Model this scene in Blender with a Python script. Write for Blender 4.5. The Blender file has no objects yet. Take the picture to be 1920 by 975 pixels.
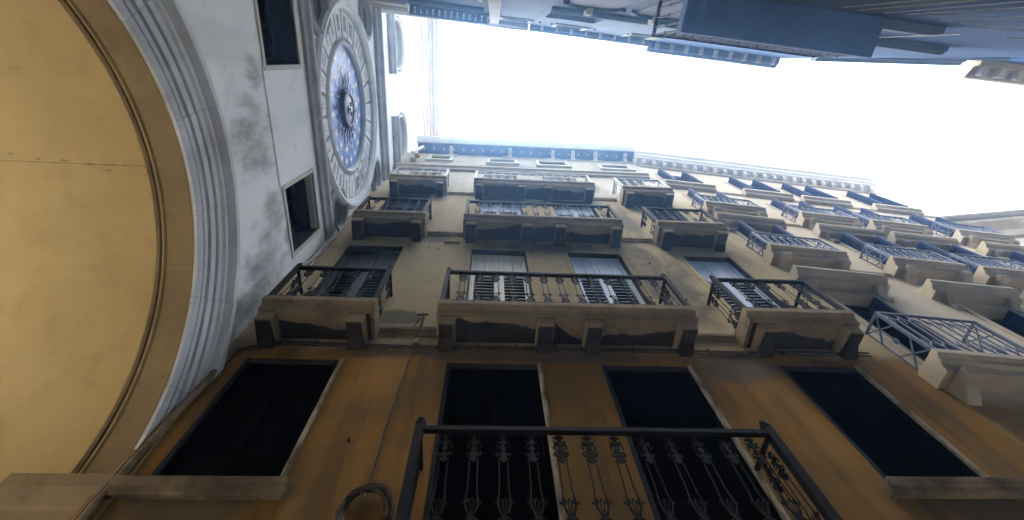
import bpy, bmesh, math, random
from mathutils import Vector, Matrix
random.seed(7)
R = math.radians
PI = math.pi
S = bpy.context.scene
COL = S.collection

# ------------------------------------------------------------------ camera
cam_d = bpy.data.cameras.new('camera')
cam = bpy.data.objects.new('camera', cam_d)
COL.objects.link(cam)
S.camera = cam
cam_d.sensor_width = 36.0
cam_d.lens = 36.0 * 873.7 / 1920.0
cam_d.clip_start = 0.05
cam_d.clip_end = 600.0
a, b, c = 0.40410692, -0.05242253, 0.03065007       # fitted from the vanishing points
ca, sa, cb, sb, cc, sc = math.cos(a), math.sin(a), math.cos(b), math.sin(b), math.cos(c), math.sin(c)
Mx = Matrix(((1, 0, 0), (0, ca, -sa), (0, sa, ca)))
My = Matrix(((cb, 0, sb), (0, 1, 0), (-sb, 0, cb)))
Mz = Matrix(((cc, -sc, 0), (sc, cc, 0), (0, 0, 1)))
M = Mz @ My @ Mx
right, down, fwd = Vector(M[0]), Vector(M[1]), Vector(M[2])
cam.matrix_world = Matrix((right, -down, -fwd)).transposed().to_4x4()

# ------------------------------------------------------------------ sky, sun, exposure
SUN_EL, SUN_AZ = R(70), R(177)      # sun stands behind the clock tower (direction -X)
w = bpy.data.worlds.new('World')
S.world = w
w.use_nodes = True
nt = w.node_tree
bg = nt.nodes['Background']
sky = nt.nodes.new('ShaderNodeTexSky')
sky.sky_type = 'NISHITA'
sky.sun_disc = False
sky.sun_elevation = SUN_EL
sky.sun_rotation = R(90) - SUN_AZ
sky.air_density = 1.0
sky.dust_density = 10.0
sky.ozone_density = 1.0
bg.inputs['Strength'].default_value = 0.15
hs = nt.nodes.new('ShaderNodeHueSaturation')      # thin white overcast takes most of the blue out of the sky
hs.inputs['Saturation'].default_value = 0.3
nt.links.new(sky.outputs[0], hs.inputs['Color'])
nt.links.new(hs.outputs[0], bg.inputs['Color'])
sun_d = bpy.data.lights.new('sun', 'SUN')
sun = bpy.data.objects.new('sun', sun_d)
COL.objects.link(sun)
sun_d.energy = 0.8
sun_d.angle = R(20)
sun_d.color = (1.0, 0.94, 0.86)
sdir = Vector((math.cos(SUN_AZ) * math.cos(SUN_EL), math.sin(SUN_AZ) * math.cos(SUN_EL), math.sin(SUN_EL)))
sun.rotation_euler = sdir.to_track_quat('Z', 'Y').to_euler()
S.view_settings.view_transform = 'Standard'
S.view_settings.look = 'None'
S.view_settings.exposure = 3.35
S.view_settings.gamma = 1.0
S.view_settings.use_curve_mapping = False

# ------------------------------------------------------------------ materials
def new_mat(name, rough=0.85, spec=0.3, metal=0.0):
    m = bpy.data.materials.new(name)
    m.use_nodes = True
    p = m.node_tree.nodes['Principled BSDF']
    p.inputs['Roughness'].default_value = rough
    p.inputs['Specular IOR Level'].default_value = spec
    p.inputs['Metallic'].default_value = metal
    return m, m.node_tree, p

def N(nt, kind, **kw):
    n = nt.nodes.new(kind)
    for k, v in kw.items():
        setattr(n, k, v)
    return n

def position(nt):
    return N(nt, 'ShaderNodeNewGeometry').outputs['Position']

def noise(nt, vec, scale, detail=4, rough=0.55, stretch=None, off=0.0, dist=0.0):
    if stretch or off:
        mp = N(nt, 'ShaderNodeMapping')
        mp.inputs['Scale'].default_value = stretch or (1, 1, 1)
        mp.inputs['Location'].default_value = (off, off * 0.7, off * 1.3)
        nt.links.new(vec, mp.inputs['Vector'])
        vec = mp.outputs[0]
    n = N(nt, 'ShaderNodeTexNoise')
    n.inputs['Scale'].default_value = scale
    n.inputs['Detail'].default_value = detail
    n.inputs['Roughness'].default_value = rough
    n.inputs['Distortion'].default_value = dist
    nt.links.new(vec, n.inputs['Vector'])
    return n.outputs['Fac']

def ramp(nt, fac, lo, hi):
    n = N(nt, 'ShaderNodeMapRange', interpolation_type='SMOOTHSTEP')
    n.inputs['From Min'].default_value = lo
    n.inputs['From Max'].default_value = hi
    nt.links.new(fac, n.inputs['Value'])
    return n.outputs['Result']

def math_n(nt, op, x, y):
    n = N(nt, 'ShaderNodeMath', operation=op)
    for i, v in enumerate((x, y)):
        if isinstance(v, (int, float)):
            n.inputs[i].default_value = v
        else:
            nt.links.new(v, n.inputs[i])
    return n.outputs[0]

def mix(nt, fac, c1, c2):
    n = N(nt, 'ShaderNodeMix', data_type='RGBA')
    if isinstance(fac, (int, float)):
        n.inputs['Factor'].default_value = fac
    else:
        nt.links.new(fac, n.inputs['Factor'])
    for k, v in (('A', c1), ('B', c2)):
        i = [s for s in n.inputs if s.name == k and s.type == 'RGBA'][0]
        if isinstance(v, tuple):
            i.default_value = (*v, 1)
        else:
            nt.links.new(v, i)
    return [s for s in n.outputs if s.type == 'RGBA'][0]

def bump(nt, p, h, strength, dist=0.01):
    n = N(nt, 'ShaderNodeBump')
    n.inputs['Strength'].default_value = strength
    n.inputs['Distance'].default_value = dist
    nt.links.new(h, n.inputs['Height'])
    nt.links.new(n.outputs[0], p.inputs['Normal'])

def blob(nt, pos, blobs):
    """soft mask, 1 inside any of the ellipsoids (centre, radii)"""
    out = None
    for cen, rad in blobs:
        mp = N(nt, 'ShaderNodeMapping')
        mp.inputs['Location'].default_value = [-cen[i] / rad[i] for i in range(3)]
        mp.inputs['Scale'].default_value = [1 / r for r in rad]
        nt.links.new(pos, mp.inputs['Vector'])
        ln = N(nt, 'ShaderNodeVectorMath', operation='LENGTH')
        nt.links.new(mp.outputs[0], ln.inputs[0])
        v = ramp(nt, ln.outputs['Value'], 1.0, 0.2)
        out = v if out is None else math_n(nt, 'MAXIMUM', out, v)
    return out

def plaster(name, c1, c2, dirt, amount=0.35, big=0.55, streak=0.5, blobs=None, dirt2=None, low=None, bmp=0.35, stain=(1.3, 1.75)):
    m, nt, p = new_mat(name, 0.92, 0.2)
    pos = position(nt)
    f1 = ramp(nt, noise(nt, pos, big, 6, 0.6), 0.34, 0.66)
    col = mix(nt, f1, c1, c2)
    if low:                                    # another coat of paint below a height
        zz = N(nt, 'ShaderNodeSeparateXYZ')
        nt.links.new(pos, zz.inputs[0])
        wob = math_n(nt, 'MULTIPLY', math_n(nt, 'SUBTRACT', noise(nt, pos, 2.0, 5, off=3.0), 0.5), 0.5)
        k = ramp(nt, math_n(nt, 'ADD', zz.outputs['Z'], wob), low[0] + 0.16, low[0] - 0.26)
        lowc = mix(nt, ramp(nt, noise(nt, pos, 0.8, 5, off=11.0), 0.35, 0.65), low[1], low[2])
        st = ramp(nt, noise(nt, pos, 2.0, 6, 0.65, stretch=(1.4, 1.4, 0.14), off=17.0), 0.46, 0.66)
        lowc = mix(nt, math_n(nt, 'MULTIPLY', st, 0.6), lowc, low[3])
        pale = ramp(nt, noise(nt, pos, 0.9, 6, 0.65, stretch=(1.0, 1.0, 0.35), off=41.0), 0.52, 0.70)
        lowc = mix(nt, math_n(nt, 'MULTIPLY', pale, 0.45), lowc, low[4])
        col = mix(nt, k, col, lowc)
        k2 = 0.0 if len(low) > 5 else ramp(nt, math_n(nt, 'ADD', zz.outputs['Z'], math_n(nt, 'MULTIPLY', wob, 3.0)), 12.2, 13.2)
        col = mix(nt, k2, col, mix(nt, f1, (0.48, 0.42, 0.30), (0.38, 0.335, 0.25)))
    s = ramp(nt, noise(nt, pos, 1.1, 5, 0.65, stretch=(1.6, 1.6, 0.2), off=5.0), 0.47, 0.74)
    col = mix(nt, math_n(nt, 'MULTIPLY', s, streak), col, dirt)
    s2 = ramp(nt, noise(nt, pos, 2.6, 8, 0.7, off=9.0, dist=0.4), 0.50, 0.72)
    col = mix(nt, math_n(nt, 'MULTIPLY', s2, amount), col, dirt)
    if blobs:
        bm_ = blob(nt, pos, blobs)
        na = noise(nt, pos, 1.15, 7, 0.62, off=21.0, dist=0.8)
        nb = noise(nt, pos, 2.6, 7, 0.7, stretch=(1, 1.5, 0.5), off=31.0)
        na = math_n(nt, 'ADD', math_n(nt, 'MULTIPLY', na, 1.1), math_n(nt, 'MULTIPLY', nb, 1.3))      # about 1.2 on average
        g = math_n(nt, 'ADD', na, math_n(nt, 'MULTIPLY', bm_, 0.55))
        g = ramp(nt, g, *stain)
        g = math_n(nt, 'MULTIPLY', g, ramp(nt, bm_, 0.0, 0.35))
        col = mix(nt, math_n(nt, 'MULTIPLY', g, 0.78), col, dirt2 or dirt)
    fine = noise(nt, pos, 55.0, 4, 0.7)
    col = mix(nt, math_n(nt, 'MULTIPLY', ramp(nt, fine, 0.4, 0.75), 0.13), col, dirt)
    nt.links.new(col, p.inputs['Base Color'])
    hh = math_n(nt, 'ADD', math_n(nt, 'MULTIPLY', noise(nt, pos, 3.0, 6, 0.6), 1.0), math_n(nt, 'MULTIPLY', fine, 0.35))
    bump(nt, p, hh, bmp, 0.02)
    return m

def simple(name, c1, c2, scale=6.0, rough=0.6, spec=0.4, metal=0.0, bmp=0.15, stretch=None, obj=False):
    m, nt, p = new_mat(name, rough, spec, metal)
    if obj:
        pos = N(nt, 'ShaderNodeTexCoord').outputs['Object']
    else:
        pos = position(nt)
    f = noise(nt, pos, scale, 6, 0.65, stretch=stretch)
    nt.links.new(mix(nt, ramp(nt, f, 0.35, 0.68), c1, c2), p.inputs['Base Color'])
    if bmp:
        bump(nt, p, noise(nt, pos, scale * 5, 4, 0.7), bmp, 0.006)
    return m

MT = {}
MT['tower'] = plaster('tower_plaster', (0.78, 0.80, 0.77), (0.85, 0.86, 0.83), (0.45, 0.47, 0.46), 0.3, 0.6, 0.3,
                      blobs=[((-3.24, 1.15, 6.6), (1.2, 0.9, 1.0)), ((-3.24, 2.3, 6.9), (1.2, 0.7, 0.6)),
                             ((-3.24, 2.85, 6.4), (1.2, 0.9, 1.1)), ((-3.24, 3.4, 5.5), (1.2, 0.7, 1.3)), ((-3.24, 3.55, 4.4), (1.2, 0.5, 1.5)),
                             ((-3.24, 2.8, 7.3), (1.2, 0.35, 0.5)), ((-3.24, 0.3, 6.9), (1.2, 0.4, 0.4))],
                      dirt2=(0.17, 0.18, 0.165), stain=(1.28, 2.0))
MT['ochre'] = plaster('ochre_plaster', (0.50, 0.385, 0.20), (0.415, 0.325, 0.18), (0.16, 0.125, 0.075), 0.35, 0.5, 0.5,
                      blobs=[((3.25, 3.5, 7.4), (0.75, 1, 2.3)), ((3.3, 3.5, 10.8), (0.7, 1, 1.7)), ((-1.1, 3.5, 9.2), (0.5, 1, 0.4)),
                             ((-2.95, 3.5, 5.4), (0.5, 1, 0.9)), ((1.0, 3.5, 8.9), (1.8, 1, 0.5)),
                             ((3.3, 3.5, 4.9), (0.8, 1, 0.5)), ((0.2, 3.5, 5.05), (3.4, 1, 0.22)), ((-2.4, 3.5, 2.8), (0.9, 1, 0.35)), ((4.5, 3.5, 2.85), (0.9, 1, 0.35)), ((-1.3, 3.5, 5.95), (0.6, 1, 0.3)),
                             ((0.6, 3.5, 16.6), (2.0, 1, 0.5)), ((3.1, 3.5, 14.2), (0.5, 1, 1.0))],
                      dirt2=(0.10, 0.085, 0.06), stain=(1.18, 1.75),
                      low=(5.26, (0.37, 0.18, 0.030), (0.23, 0.122, 0.03), (0.095, 0.055, 0.022), (0.33, 0.215, 0.08)))
MT['vault'] = plaster('vault_plaster', (0.56, 0.425, 0.20), (0.48, 0.36, 0.16), (0.31, 0.22, 0.10), 0.28, 0.7, 0.25, bmp=0.25)
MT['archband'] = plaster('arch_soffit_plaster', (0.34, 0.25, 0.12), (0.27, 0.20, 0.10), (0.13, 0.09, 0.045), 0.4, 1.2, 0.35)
MT['marble'] = plaster('arch_marble', (0.74, 0.76, 0.75), (0.64, 0.66, 0.66), (0.30, 0.31, 0.31), 0.35, 1.6, 0.35, bmp=0.2)
MT['trim'] = plaster('tower_trim_stone', (0.42, 0.43, 0.42), (0.33, 0.34, 0.33), (0.14, 0.14, 0.14), 0.45, 1.4, 0.3, bmp=0.25)
MT['stone'] = plaster('balcony_stone', (0.32, 0.24, 0.13), (0.23, 0.175, 0.10), (0.07, 0.055, 0.035), 0.65, 1.8, 0.55)
MT['darkstone'] = plaster('near_black_stone', (0.055, 0.042, 0.026), (0.032, 0.026, 0.018), (0.014, 0.012, 0.01), 0.5, 2.0, 0.2)  # near black brown for soffits, corbel undersides and lower window lintels
MT['impost'] = plaster('impost_stone', (0.36, 0.27, 0.15), (0.28, 0.21, 0.12), (0.10, 0.07, 0.04), 0.45, 2.0, 0.4)
MT['grey'] = plaster('beige_plaster', (0.56, 0.46, 0.31), (0.48, 0.395, 0.27), (0.26, 0.22, 0.16), 0.25, 0.6, 0.4,
                     low=(4.35, (0.36, 0.20, 0.06), (0.25, 0.15, 0.055), (0.11, 0.065, 0.03), (0.33, 0.22, 0.09), False))
MT['greystone'] = plaster('window_stone', (0.43, 0.36, 0.25), (0.35, 0.295, 0.21), (0.22, 0.21, 0.19), 0.3, 1.5, 0.35)
MT['opp'] = plaster('veil_blue_plaster', (0.155, 0.225, 0.31), (0.125, 0.185, 0.26), (0.08, 0.11, 0.16), 0.3, 0.7, 0.35)  # blue glare over this side of the street mixed into the plaster colour
MT['oppdark'] = plaster('dark_veil_blue_plaster', (0.085, 0.165, 0.33), (0.065, 0.13, 0.27), (0.04, 0.08, 0.17), 0.3, 0.8, 0.3)  # deeper blue of the same glare painted into the far walls
MT['palestone'] = plaster('pale_eave_stone', (0.60, 0.55, 0.45), (0.53, 0.49, 0.40), (0.32, 0.32, 0.3), 0.15, 1.5, 0.15)
MT['iron'] = simple('wrought_iron', (0.006, 0.006, 0.007), (0.013, 0.011, 0.009), 14, 0.75, 0.2)
MT['greyiron'] = simple('pale_painted_iron', (0.36, 0.37, 0.37), (0.26, 0.27, 0.28), 10, 0.6, 0.4)
MT['bluerail'] = simple('blue_grey_iron', (0.075, 0.095, 0.145), (0.045, 0.06, 0.095), 10, 0.45, 0.5)
MT['cream'] = simple('cream_shutter_paint', (0.86, 0.81, 0.70), (0.78, 0.73, 0.62), 5, 0.6, 0.3, stretch=(3, 3, 0.4))
MT['bluewhite'] = simple('pale_blue_shutter_paint', (0.70, 0.76, 0.83), (0.60, 0.66, 0.74), 5, 0.55, 0.3, stretch=(3, 3, 0.4))
MT['darkshut'] = simple('dark_shutter_paint', (0.025, 0.03, 0.035), (0.04, 0.042, 0.045), 5, 0.5, 0.4, stretch=(3, 3, 0.4))
MT['navy'] = simple('navy_shutter_paint', (0.020, 0.034, 0.085), (0.014, 0.025, 0.062), 5, 0.7, 0.2, stretch=(3, 3, 0.4))
MT['peeled'] = simple('peeling_frame_paint', (0.46, 0.39, 0.27), (0.13, 0.095, 0.055), 7, 0.8, 0.2, stretch=(2, 2, 0.5), bmp=0.5)
MT['wornwood'] = simple('weathered_frame', (0.022, 0.024, 0.026), (0.014, 0.014, 0.015), 9, 0.8, 0.2)
MT['dirtysill'] = plaster('grimy_sill_stone', (0.33, 0.25, 0.15), (0.12, 0.09, 0.06), (0.05, 0.04, 0.03), 0.6, 2.2, 0.5)
MT['slate'] = simple('reveal_shadow_grey', (0.05, 0.055, 0.065), (0.03, 0.033, 0.04), 6, 0.85, 0.2)  # shadow tone for the boards inside window and door reveals
MT['pane'] = simple('dark_glass', (0.003, 0.0035, 0.004), (0.006, 0.006, 0.006), 2, 0.6, 0.0, bmp=0)
MT['dark'] = simple('dark_room', (0.010, 0.010, 0.011), (0.014, 0.013, 0.012), 2, 0.9, 0.1, bmp=0)
MT['blue'] = simple('dial_blue_enamel', (0.14, 0.27, 0.57), (0.06, 0.14, 0.40), 1.8, 0.5, 0.4, bmp=0)
MT['gold'] = simple('gilt', (0.93, 0.91, 0.82), (0.86, 0.83, 0.70), 12, 0.45, 0.5, 0.0, bmp=0)
MT['bossblue'] = simple('dark_blue_boss', (0.035, 0.06, 0.16), (0.06, 0.09, 0.2), 6, 0.5, 0.4)
MT['oldgilt'] = simple('tarnished_gilt', (0.07, 0.08, 0.12), (0.13, 0.14, 0.18), 12, 0.45, 0.5, 0.3, bmp=0)
MT['numeral'] = simple('numeral_inlay', (0.30, 0.31, 0.33), (0.36, 0.37, 0.38), 12, 0.7, 0.3, bmp=0)
MT['cable'] = simple('grey_cable', (0.075, 0.058, 0.04), (0.035, 0.028, 0.02), 9, 0.6, 0.4)
MT['palecable'] = simple('pale_cable', (0.5, 0.5, 0.48), (0.35, 0.35, 0.34), 9, 0.5, 0.4)
MT['plastic'] = simple('white_plastic', (0.7, 0.7, 0.68), (0.6, 0.6, 0.58), 9, 0.4, 0.5, bmp=0)
MT['slabblue'] = plaster('veil_blue_slab', (0.12, 0.22, 0.43), (0.10, 0.18, 0.36), (0.05, 0.08, 0.15), 0.3, 0.9, 0.2)  # blue veil over the slab put into its own colour
MT['frieze'] = simple('blue_eave_board', (0.16, 0.21, 0.31), (0.12, 0.16, 0.25), 3, 0.7, 0.3)
MT['gutter'] = simple('pale_gutter_metal', (0.50, 0.47, 0.40), (0.42, 0.40, 0.35), 3, 0.45, 0.5)
MT['roof'] = simple('roof_tile', (0.33, 0.17, 0.10), (0.24, 0.12, 0.08), 4, 0.9, 0.2)
MT['paving'] = simple('street_paving', (0.36, 0.34, 0.31), (0.30, 0.285, 0.26), 1.2, 0.8, 0.3)
MT['piazza'] = simple('piazza_paving', (0.33, 0.30, 0.26), (0.28, 0.26, 0.23), 0.6, 0.85, 0.3)

# ------------------------------------------------------------------ mesh builder
class MB:
    def __init__(s):
        s.v, s.f = [], []

    def add(s, vs, fs):
        o = len(s.v)
        s.v += [tuple(p) for p in vs]
        s.f += [tuple(i + o for i in q) for q in fs]
        return s

    def box(s, x0, x1, y0, y1, z0, z1):
        x0, x1 = sorted((x0, x1)); y0, y1 = sorted((y0, y1)); z0, z1 = sorted((z0, z1))
        return s.add([(x0, y0, z0), (x1, y0, z0), (x1, y1, z0), (x0, y1, z0), (x0, y0, z1), (x1, y0, z1), (x1, y1, z1), (x0, y1, z1)],
                     [(0, 3, 2, 1), (4, 5, 6, 7), (0, 1, 5, 4), (1, 2, 6, 5), (2, 3, 7, 6), (3, 0, 4, 7)])

    def quad(s, *p):
        return s.add(p, [tuple(range(len(p)))])

    def prism(s, prof, d0, d1, axis):
        """closed outline extruded along an axis; prof in the two other axes (order x,y,z without axis)"""
        def P(q, d):
            return {'x': (d, q[0], q[1]), 'y': (q[0], d, q[1]), 'z': (q[0], q[1], d)}[axis]
        n = len(prof)
        return s.add([P(q, d0) for q in prof] + [P(q, d1) for q in prof],
                     [tuple(range(n)), tuple(range(2 * n - 1, n - 1, -1))] + [(i, (i + 1) % n, n + (i + 1) % n, n + i) for i in range(n)])

    def bar(s, p, q, t, u=None):
        """square bar from p to q, thickness t (and u)"""
        p, q = Vector(p), Vector(q)
        d = (q - p).normalized()
        r = Vector((0, 1, 0)) if abs(d.y) < 0.9 else Vector((1, 0, 0))
        e1 = d.cross(r).normalized() * t / 2
        e2 = d.cross(e1).normalized() * (u or t) / 2
        vs = [p + e1 + e2, p - e1 + e2, p - e1 - e2, p + e1 - e2, q + e1 + e2, q - e1 + e2, q - e1 - e2, q + e1 - e2]
        return s.add(vs, [(0, 1, 2, 3), (7, 6, 5, 4), (0, 4, 5, 1), (1, 5, 6, 2), (2, 6, 7, 3), (3, 7, 4, 0)])

    def tube(s, pts, r, n=6, closed=False, rr=None):
        pts = [Vector(p) for p in pts]
        k = len(pts)
        o = len(s.v)
        for i, p in enumerate(pts):
            a_ = pts[(i - 1) % k] if closed or i else p
            b_ = pts[(i + 1) % k] if closed or i < k - 1 else p
            d = (b_ - a_).normalized()
            up = Vector((0, 0, 1)) if abs(d.z) < 0.92 else Vector((1, 0.1, 0))
            e1 = d.cross(up).normalized(); e2 = d.cross(e1).normalized()
            ri = rr[i] if rr else r
            for j in range(n):
                t = 2 * PI * j / n
                s.v.append(tuple(p + e1 * math.cos(t) * ri + e2 * math.sin(t) * ri))
        for i in range(k if closed else k - 1):
            for j in range(n):
                i2 = (i + 1) % k
                s.f.append((o + i * n + j, o + i * n + (j + 1) % n, o + i2 * n + (j + 1) % n, o + i2 * n + j))
        if not closed:
            s.f.append(tuple(o + j for j in range(n)))
            s.f.append(tuple(o + (k - 1) * n + j for j in reversed(range(n))))
        return s

    def sweep(s, prof, cx, cz, a0, a1, n, full=False):
        """closed profile (r, y) swept about the y axis through (cx, cz), angles from +x towards +z"""
        o = len(s.v); m = len(prof)
        k = n if full else n + 1
        for i in range(k):
            t = a0 + (a1 - a0) * i / n
            for r, y in prof:
                s.v.append((cx + r * math.cos(t), y, cz + r * math.sin(t)))
        for i in range(n):
            i2 = (i + 1) % k
            for j in range(m):
                s.f.append((o + i * m + j, o + i * m + (j + 1) % m, o + i2 * m + (j + 1) % m, o + i2 * m + j))
        if not full:
            s.f.append(tuple(o + j for j in range(m)))
            s.f.append(tuple(o + (k - 1) * m + j for j in reversed(range(m))))
        return s

    def lathe(s, cx, cy, prof, n=10):
        """(r, z) profile about a vertical axis"""
        o = len(s.v); m = len(prof)
        for i in range(n):
            t = 2 * PI * i / n
            for r, z in prof:
                s.v.append((cx + r * math.cos(t), cy + r * math.sin(t), z))
        for i in range(n):
            for j in range(m - 1):
                i2 = (i + 1) % n
                s.f.append((o + i * m + j, o + i2 * m + j, o + i2 * m + j + 1, o + i * m + j + 1))
        return s

    def disc(s, cx, y, cz, r, n=32):
        return s.quad(*[(cx + r * math.cos(2 * PI * i / n), y, cz + r * math.sin(2 * PI * i / n)) for i in range(n)])

    def mesh(s, name, mat, bevel=0.0, smooth=False):
        me = bpy.data.meshes.new(name)
        me.from_pydata(s.v, [], s.f)
        bm = bmesh.new()
        bm.from_mesh(me)
        bmesh.ops.recalc_face_normals(bm, faces=bm.faces)
        if bevel:
            bmesh.ops.bevel(bm, geom=[e for e in bm.edges if len(e.link_faces) == 2 and e.calc_face_angle(0) > 0.5],
                            offset=bevel, segments=1, affect='EDGES', clamp_overlap=True)
        if smooth:
            for f in bm.faces:
                f.smooth = True
            for e in bm.edges:
                if len(e.link_faces) == 2 and e.calc_face_angle(0) > R(smooth if smooth is not True else 40):
                    e.smooth = False
        bm.to_mesh(me)
        bm.free()
        me.materials.append(MT[mat] if isinstance(mat, str) else mat)
        return me

    def build(s, name, mat, parent=None, loc=(0, 0, 0), bevel=0.0, smooth=False, kind=None, label=None):
        return link(name, s.mesh(name, mat, bevel, smooth), parent, loc, kind, label)

def link(name, me, parent=None, loc=(0, 0, 0), kind=None, label=None):
    o = bpy.data.objects.new(name, me)
    COL.objects.link(o)
    o.location = loc
    if parent:
        o.parent = parent
    if kind:
        o['kind'] = kind
    if label:
        o['label'] = label
    return o

def thing(name, label, cat, loc=(0, 0, 0), rz=0.0, group=None):
    o = bpy.data.objects.new(name, None)
    COL.objects.link(o)
    o.empty_display_size = 0.3
    o.location = loc
    o.rotation_euler = (0, 0, rz)
    o['label'] = label
    o['category'] = cat
    if group:
        o['group'] = group
    return o

def tag(o, label, cat, group=None):
    o['label'] = label
    o['category'] = cat
    if group:
        o['group'] = group
    return o

def wall_mb(x0, x1, z0, z1, holes, depth=0.3, thick=0.6):
    """wall face at y=0 with rectangular holes (x0,x1,z0,z1[,depth]), reveals going inwards (+y), closed to a slab"""
    b = MB()
    xs = sorted({x0, x1, *[h[0] for h in holes], *[h[1] for h in holes]})
    zs = sorted({z0, z1, *[h[2] for h in holes], *[h[3] for h in holes]})
    xs = [x for x in xs if x0 <= x <= x1]; zs = [z for z in zs if z0 <= z <= z1]
    for i in range(len(xs) - 1):
        for j in range(len(zs) - 1):
            mx, mz = (xs[i] + xs[i + 1]) / 2, (zs[j] + zs[j + 1]) / 2
            if any(h[0] < mx < h[1] and h[2] < mz < h[3] for h in holes):
                continue
            b.quad((xs[i], 0, zs[j]), (xs[i + 1], 0, zs[j]), (xs[i + 1], 0, zs[j + 1]), (xs[i], 0, zs[j + 1]))
    for h in holes:
        d = h[4] if len(h) > 4 else depth
        a0, a1, c0, c1 = h[:4]
        b.quad((a0, 0, c0), (a0, d, c0), (a0, d, c1), (a0, 0, c1))
        b.quad((a1, 0, c0), (a1, 0, c1), (a1, d, c1), (a1, d, c0))
        b.quad((a0, 0, c0), (a1, 0, c0), (a1, d, c0), (a0, d, c0))
        b.quad((a0, 0, c1), (a0, d, c1), (a1, d, c1), (a1, 0, c1))
        b.quad((a0, d, c0), (a1, d, c0), (a1, d, c1), (a0, d, c1))
    b.quad((x0, 0, z0), (x0, 0, z1), (x0, thick, z1), (x0, thick, z0))
    b.quad((x1, 0, z0), (x1, thick, z0), (x1, thick, z1), (x1, 0, z1))
    b.quad((x0, 0, z1), (x1, 0, z1), (x1, thick, z1), (x0, thick, z1))
    b.quad((x0, thick, z0), (x1, thick, z0), (x1, thick, z1), (x0, thick, z1))
    return b

def raw_build(b, name, mat, parent=None):
    """keeps the face directions given (walls with holes)"""
    me = bpy.data.meshes.new(name)
    me.from_pydata(b.v, [], b.f)
    bm = bmesh.new(); bm.from_mesh(me)
    bmesh.ops.remove_doubles(bm, verts=bm.verts, dist=0.0005)
    bmesh.ops.recalc_face_normals(bm, faces=bm.faces)
    bm.to_mesh(me); bm.free()
    me.materials.append(MT[mat])
    return link(name, me, parent)

# ------------------------------------------------------------------ ground
GZ = -1.6
o = MB().quad((-11.2, -8, GZ), (60, -8, GZ), (60, 14, GZ), (-11.2, 14, GZ)).build('street', 'paving'); o['kind'] = 'structure'
o = MB().quad((-90, -90, GZ - 0.004), (90, -90, GZ - 0.004), (90, 90, GZ - 0.004), (-90, 90, GZ - 0.004)).build('piazza', 'piazza'); o['kind'] = 'structure'

# ================================================================== CLOCK TOWER (local x = along the face, y = into the tower, z up)
TX = -3.24
AY, AZ, AR = 1.2, 2.64, 2.43            # arch centre and inner radius
CKY, CKZ = 1.2, 11.27                   # clock centre
tower = thing('clock_tower', 'white plastered clock tower with blue star dial and yellow vaulted archway', 'clock tower', (TX, 0, 0), R(90))

def boolean(base, cutters):
    for c_ in cutters:
        m = base.modifiers.new('cut', 'BOOLEAN')
        m.operation = 'DIFFERENCE'; m.solver = 'EXACT'; m.object = c_
    dg = bpy.context.evaluated_depsgraph_get()
    me = bpy.data.meshes.new_from_object(base.evaluated_get(dg))
    base.modifiers.clear()
    base.data = me
    for c_ in cutters:
        me_ = c_.data
        bpy.data.objects.remove(c_)
        bpy.data.meshes.remove(me_)
    return base

def cutter(b):
    return b.build('cutter', 'tower')

T_TOP = 26.2
twall = MB().box(-3.2, 5.6, 0, 7.6, GZ, T_TOP).build('wall', 'tower')
cuts = []
n = 40
prof = [(AY + 2.78 * math.cos(PI * i / n), AZ + 2.78 * math.sin(PI * i / n)) for i in range(n + 1)] + [(AY - 2.78, GZ - 1), (AY + 2.78, GZ - 1)]
cuts.append(cutter(MB().prism(prof, -1, 9, 'y')))
TWIN = [(-0.87, 0.23, 7.30, 8.56), (2.04, 3.12, 7.32, 8.56)]
for x0, x1, z0, z1 in TWIN:
    cuts.append(cutter(MB().box(x0, x1, -1, 0.55, z0, z1)))
cuts.append(cutter(MB().sweep([(0.001, -1), (2.12, -1), (2.12, 0.22), (0.001, 0.22)], CKY, CKZ, 0, 2 * PI, 72, True)))
ROUND = [(-0.74, 9.72), (3.10, 9.72), (-0.80, 13.12), (3.16, 13.12)]
for x, z in ROUND:
    cuts.append(cutter(MB().sweep([(0.001, -1), (0.36, -1), (0.36, 0.30), (0.001, 0.30)], x, z, 0, 2 * PI, 36, True)))
AWIN = [(-1.02, 0.38, 16.05, 17.3, 0.5), (2.02, 3.42, 16.05, 17.3, 0.5), (-1.02, 0.38, 23.2, 24.0, 0.45), (2.1, 3.5, 23.2, 24.0, 0.45)]
for x0, x1, z0, z1, d in AWIN:
    cx, r = (x0 + x1) / 2, (x1 - x0) / 2
    pr = [(x0, z0), (x1, z0)] + [(cx + r * math.cos(PI * i / 20), z1 + r * math.sin(PI * i / 20)) for i in range(21)]
    cuts.append(cutter(MB().prism(pr, -1, d, 'y')))
boolean(twall, cuts)
twall.data.materials.clear(); twall.data.materials.append(MT['tower'])
twall.parent = tower

# archivolt: moulded white stones round the arch
APROF = [(2.43, 0.3), (2.43, -0.035), (2.475, -0.05), (2.515, -0.05), (2.52, -0.03), (2.532, -0.03), (2.537, -0.055), (2.595, -0.055), (2.60, -0.035), (2.61, -0.035), (2.615, -0.08), (2.70, -0.08), (2.71, -0.035), (2.728, -0.035),
         (2.735, -0.095), (2.80, -0.10), (2.83, -0.125), (2.865, -0.13), (2.875, -0.105), (2.90, -0.105), (2.93, -0.15), (2.96, -0.185),
         (3.02, -0.19), (3.025, 0.0), (2.79, 0.3)]
NA = 7
a_lo = math.asin((3.13 - AZ) / 2.5)
for i in range(NA):
    t0 = a_lo + (PI - 2 * a_lo) * i / NA + 0.0012
    t1 = a_lo + (PI - 2 * a_lo) * (i + 1) / NA - 0.0012
    rr = random.uniform(-0.004, 0.004)
    MB().sweep([(r, y + rr) for r, y in APROF], AY, AZ, t0, t1, 9).build('arch_stone', 'marble', tower, smooth=25)
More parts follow.
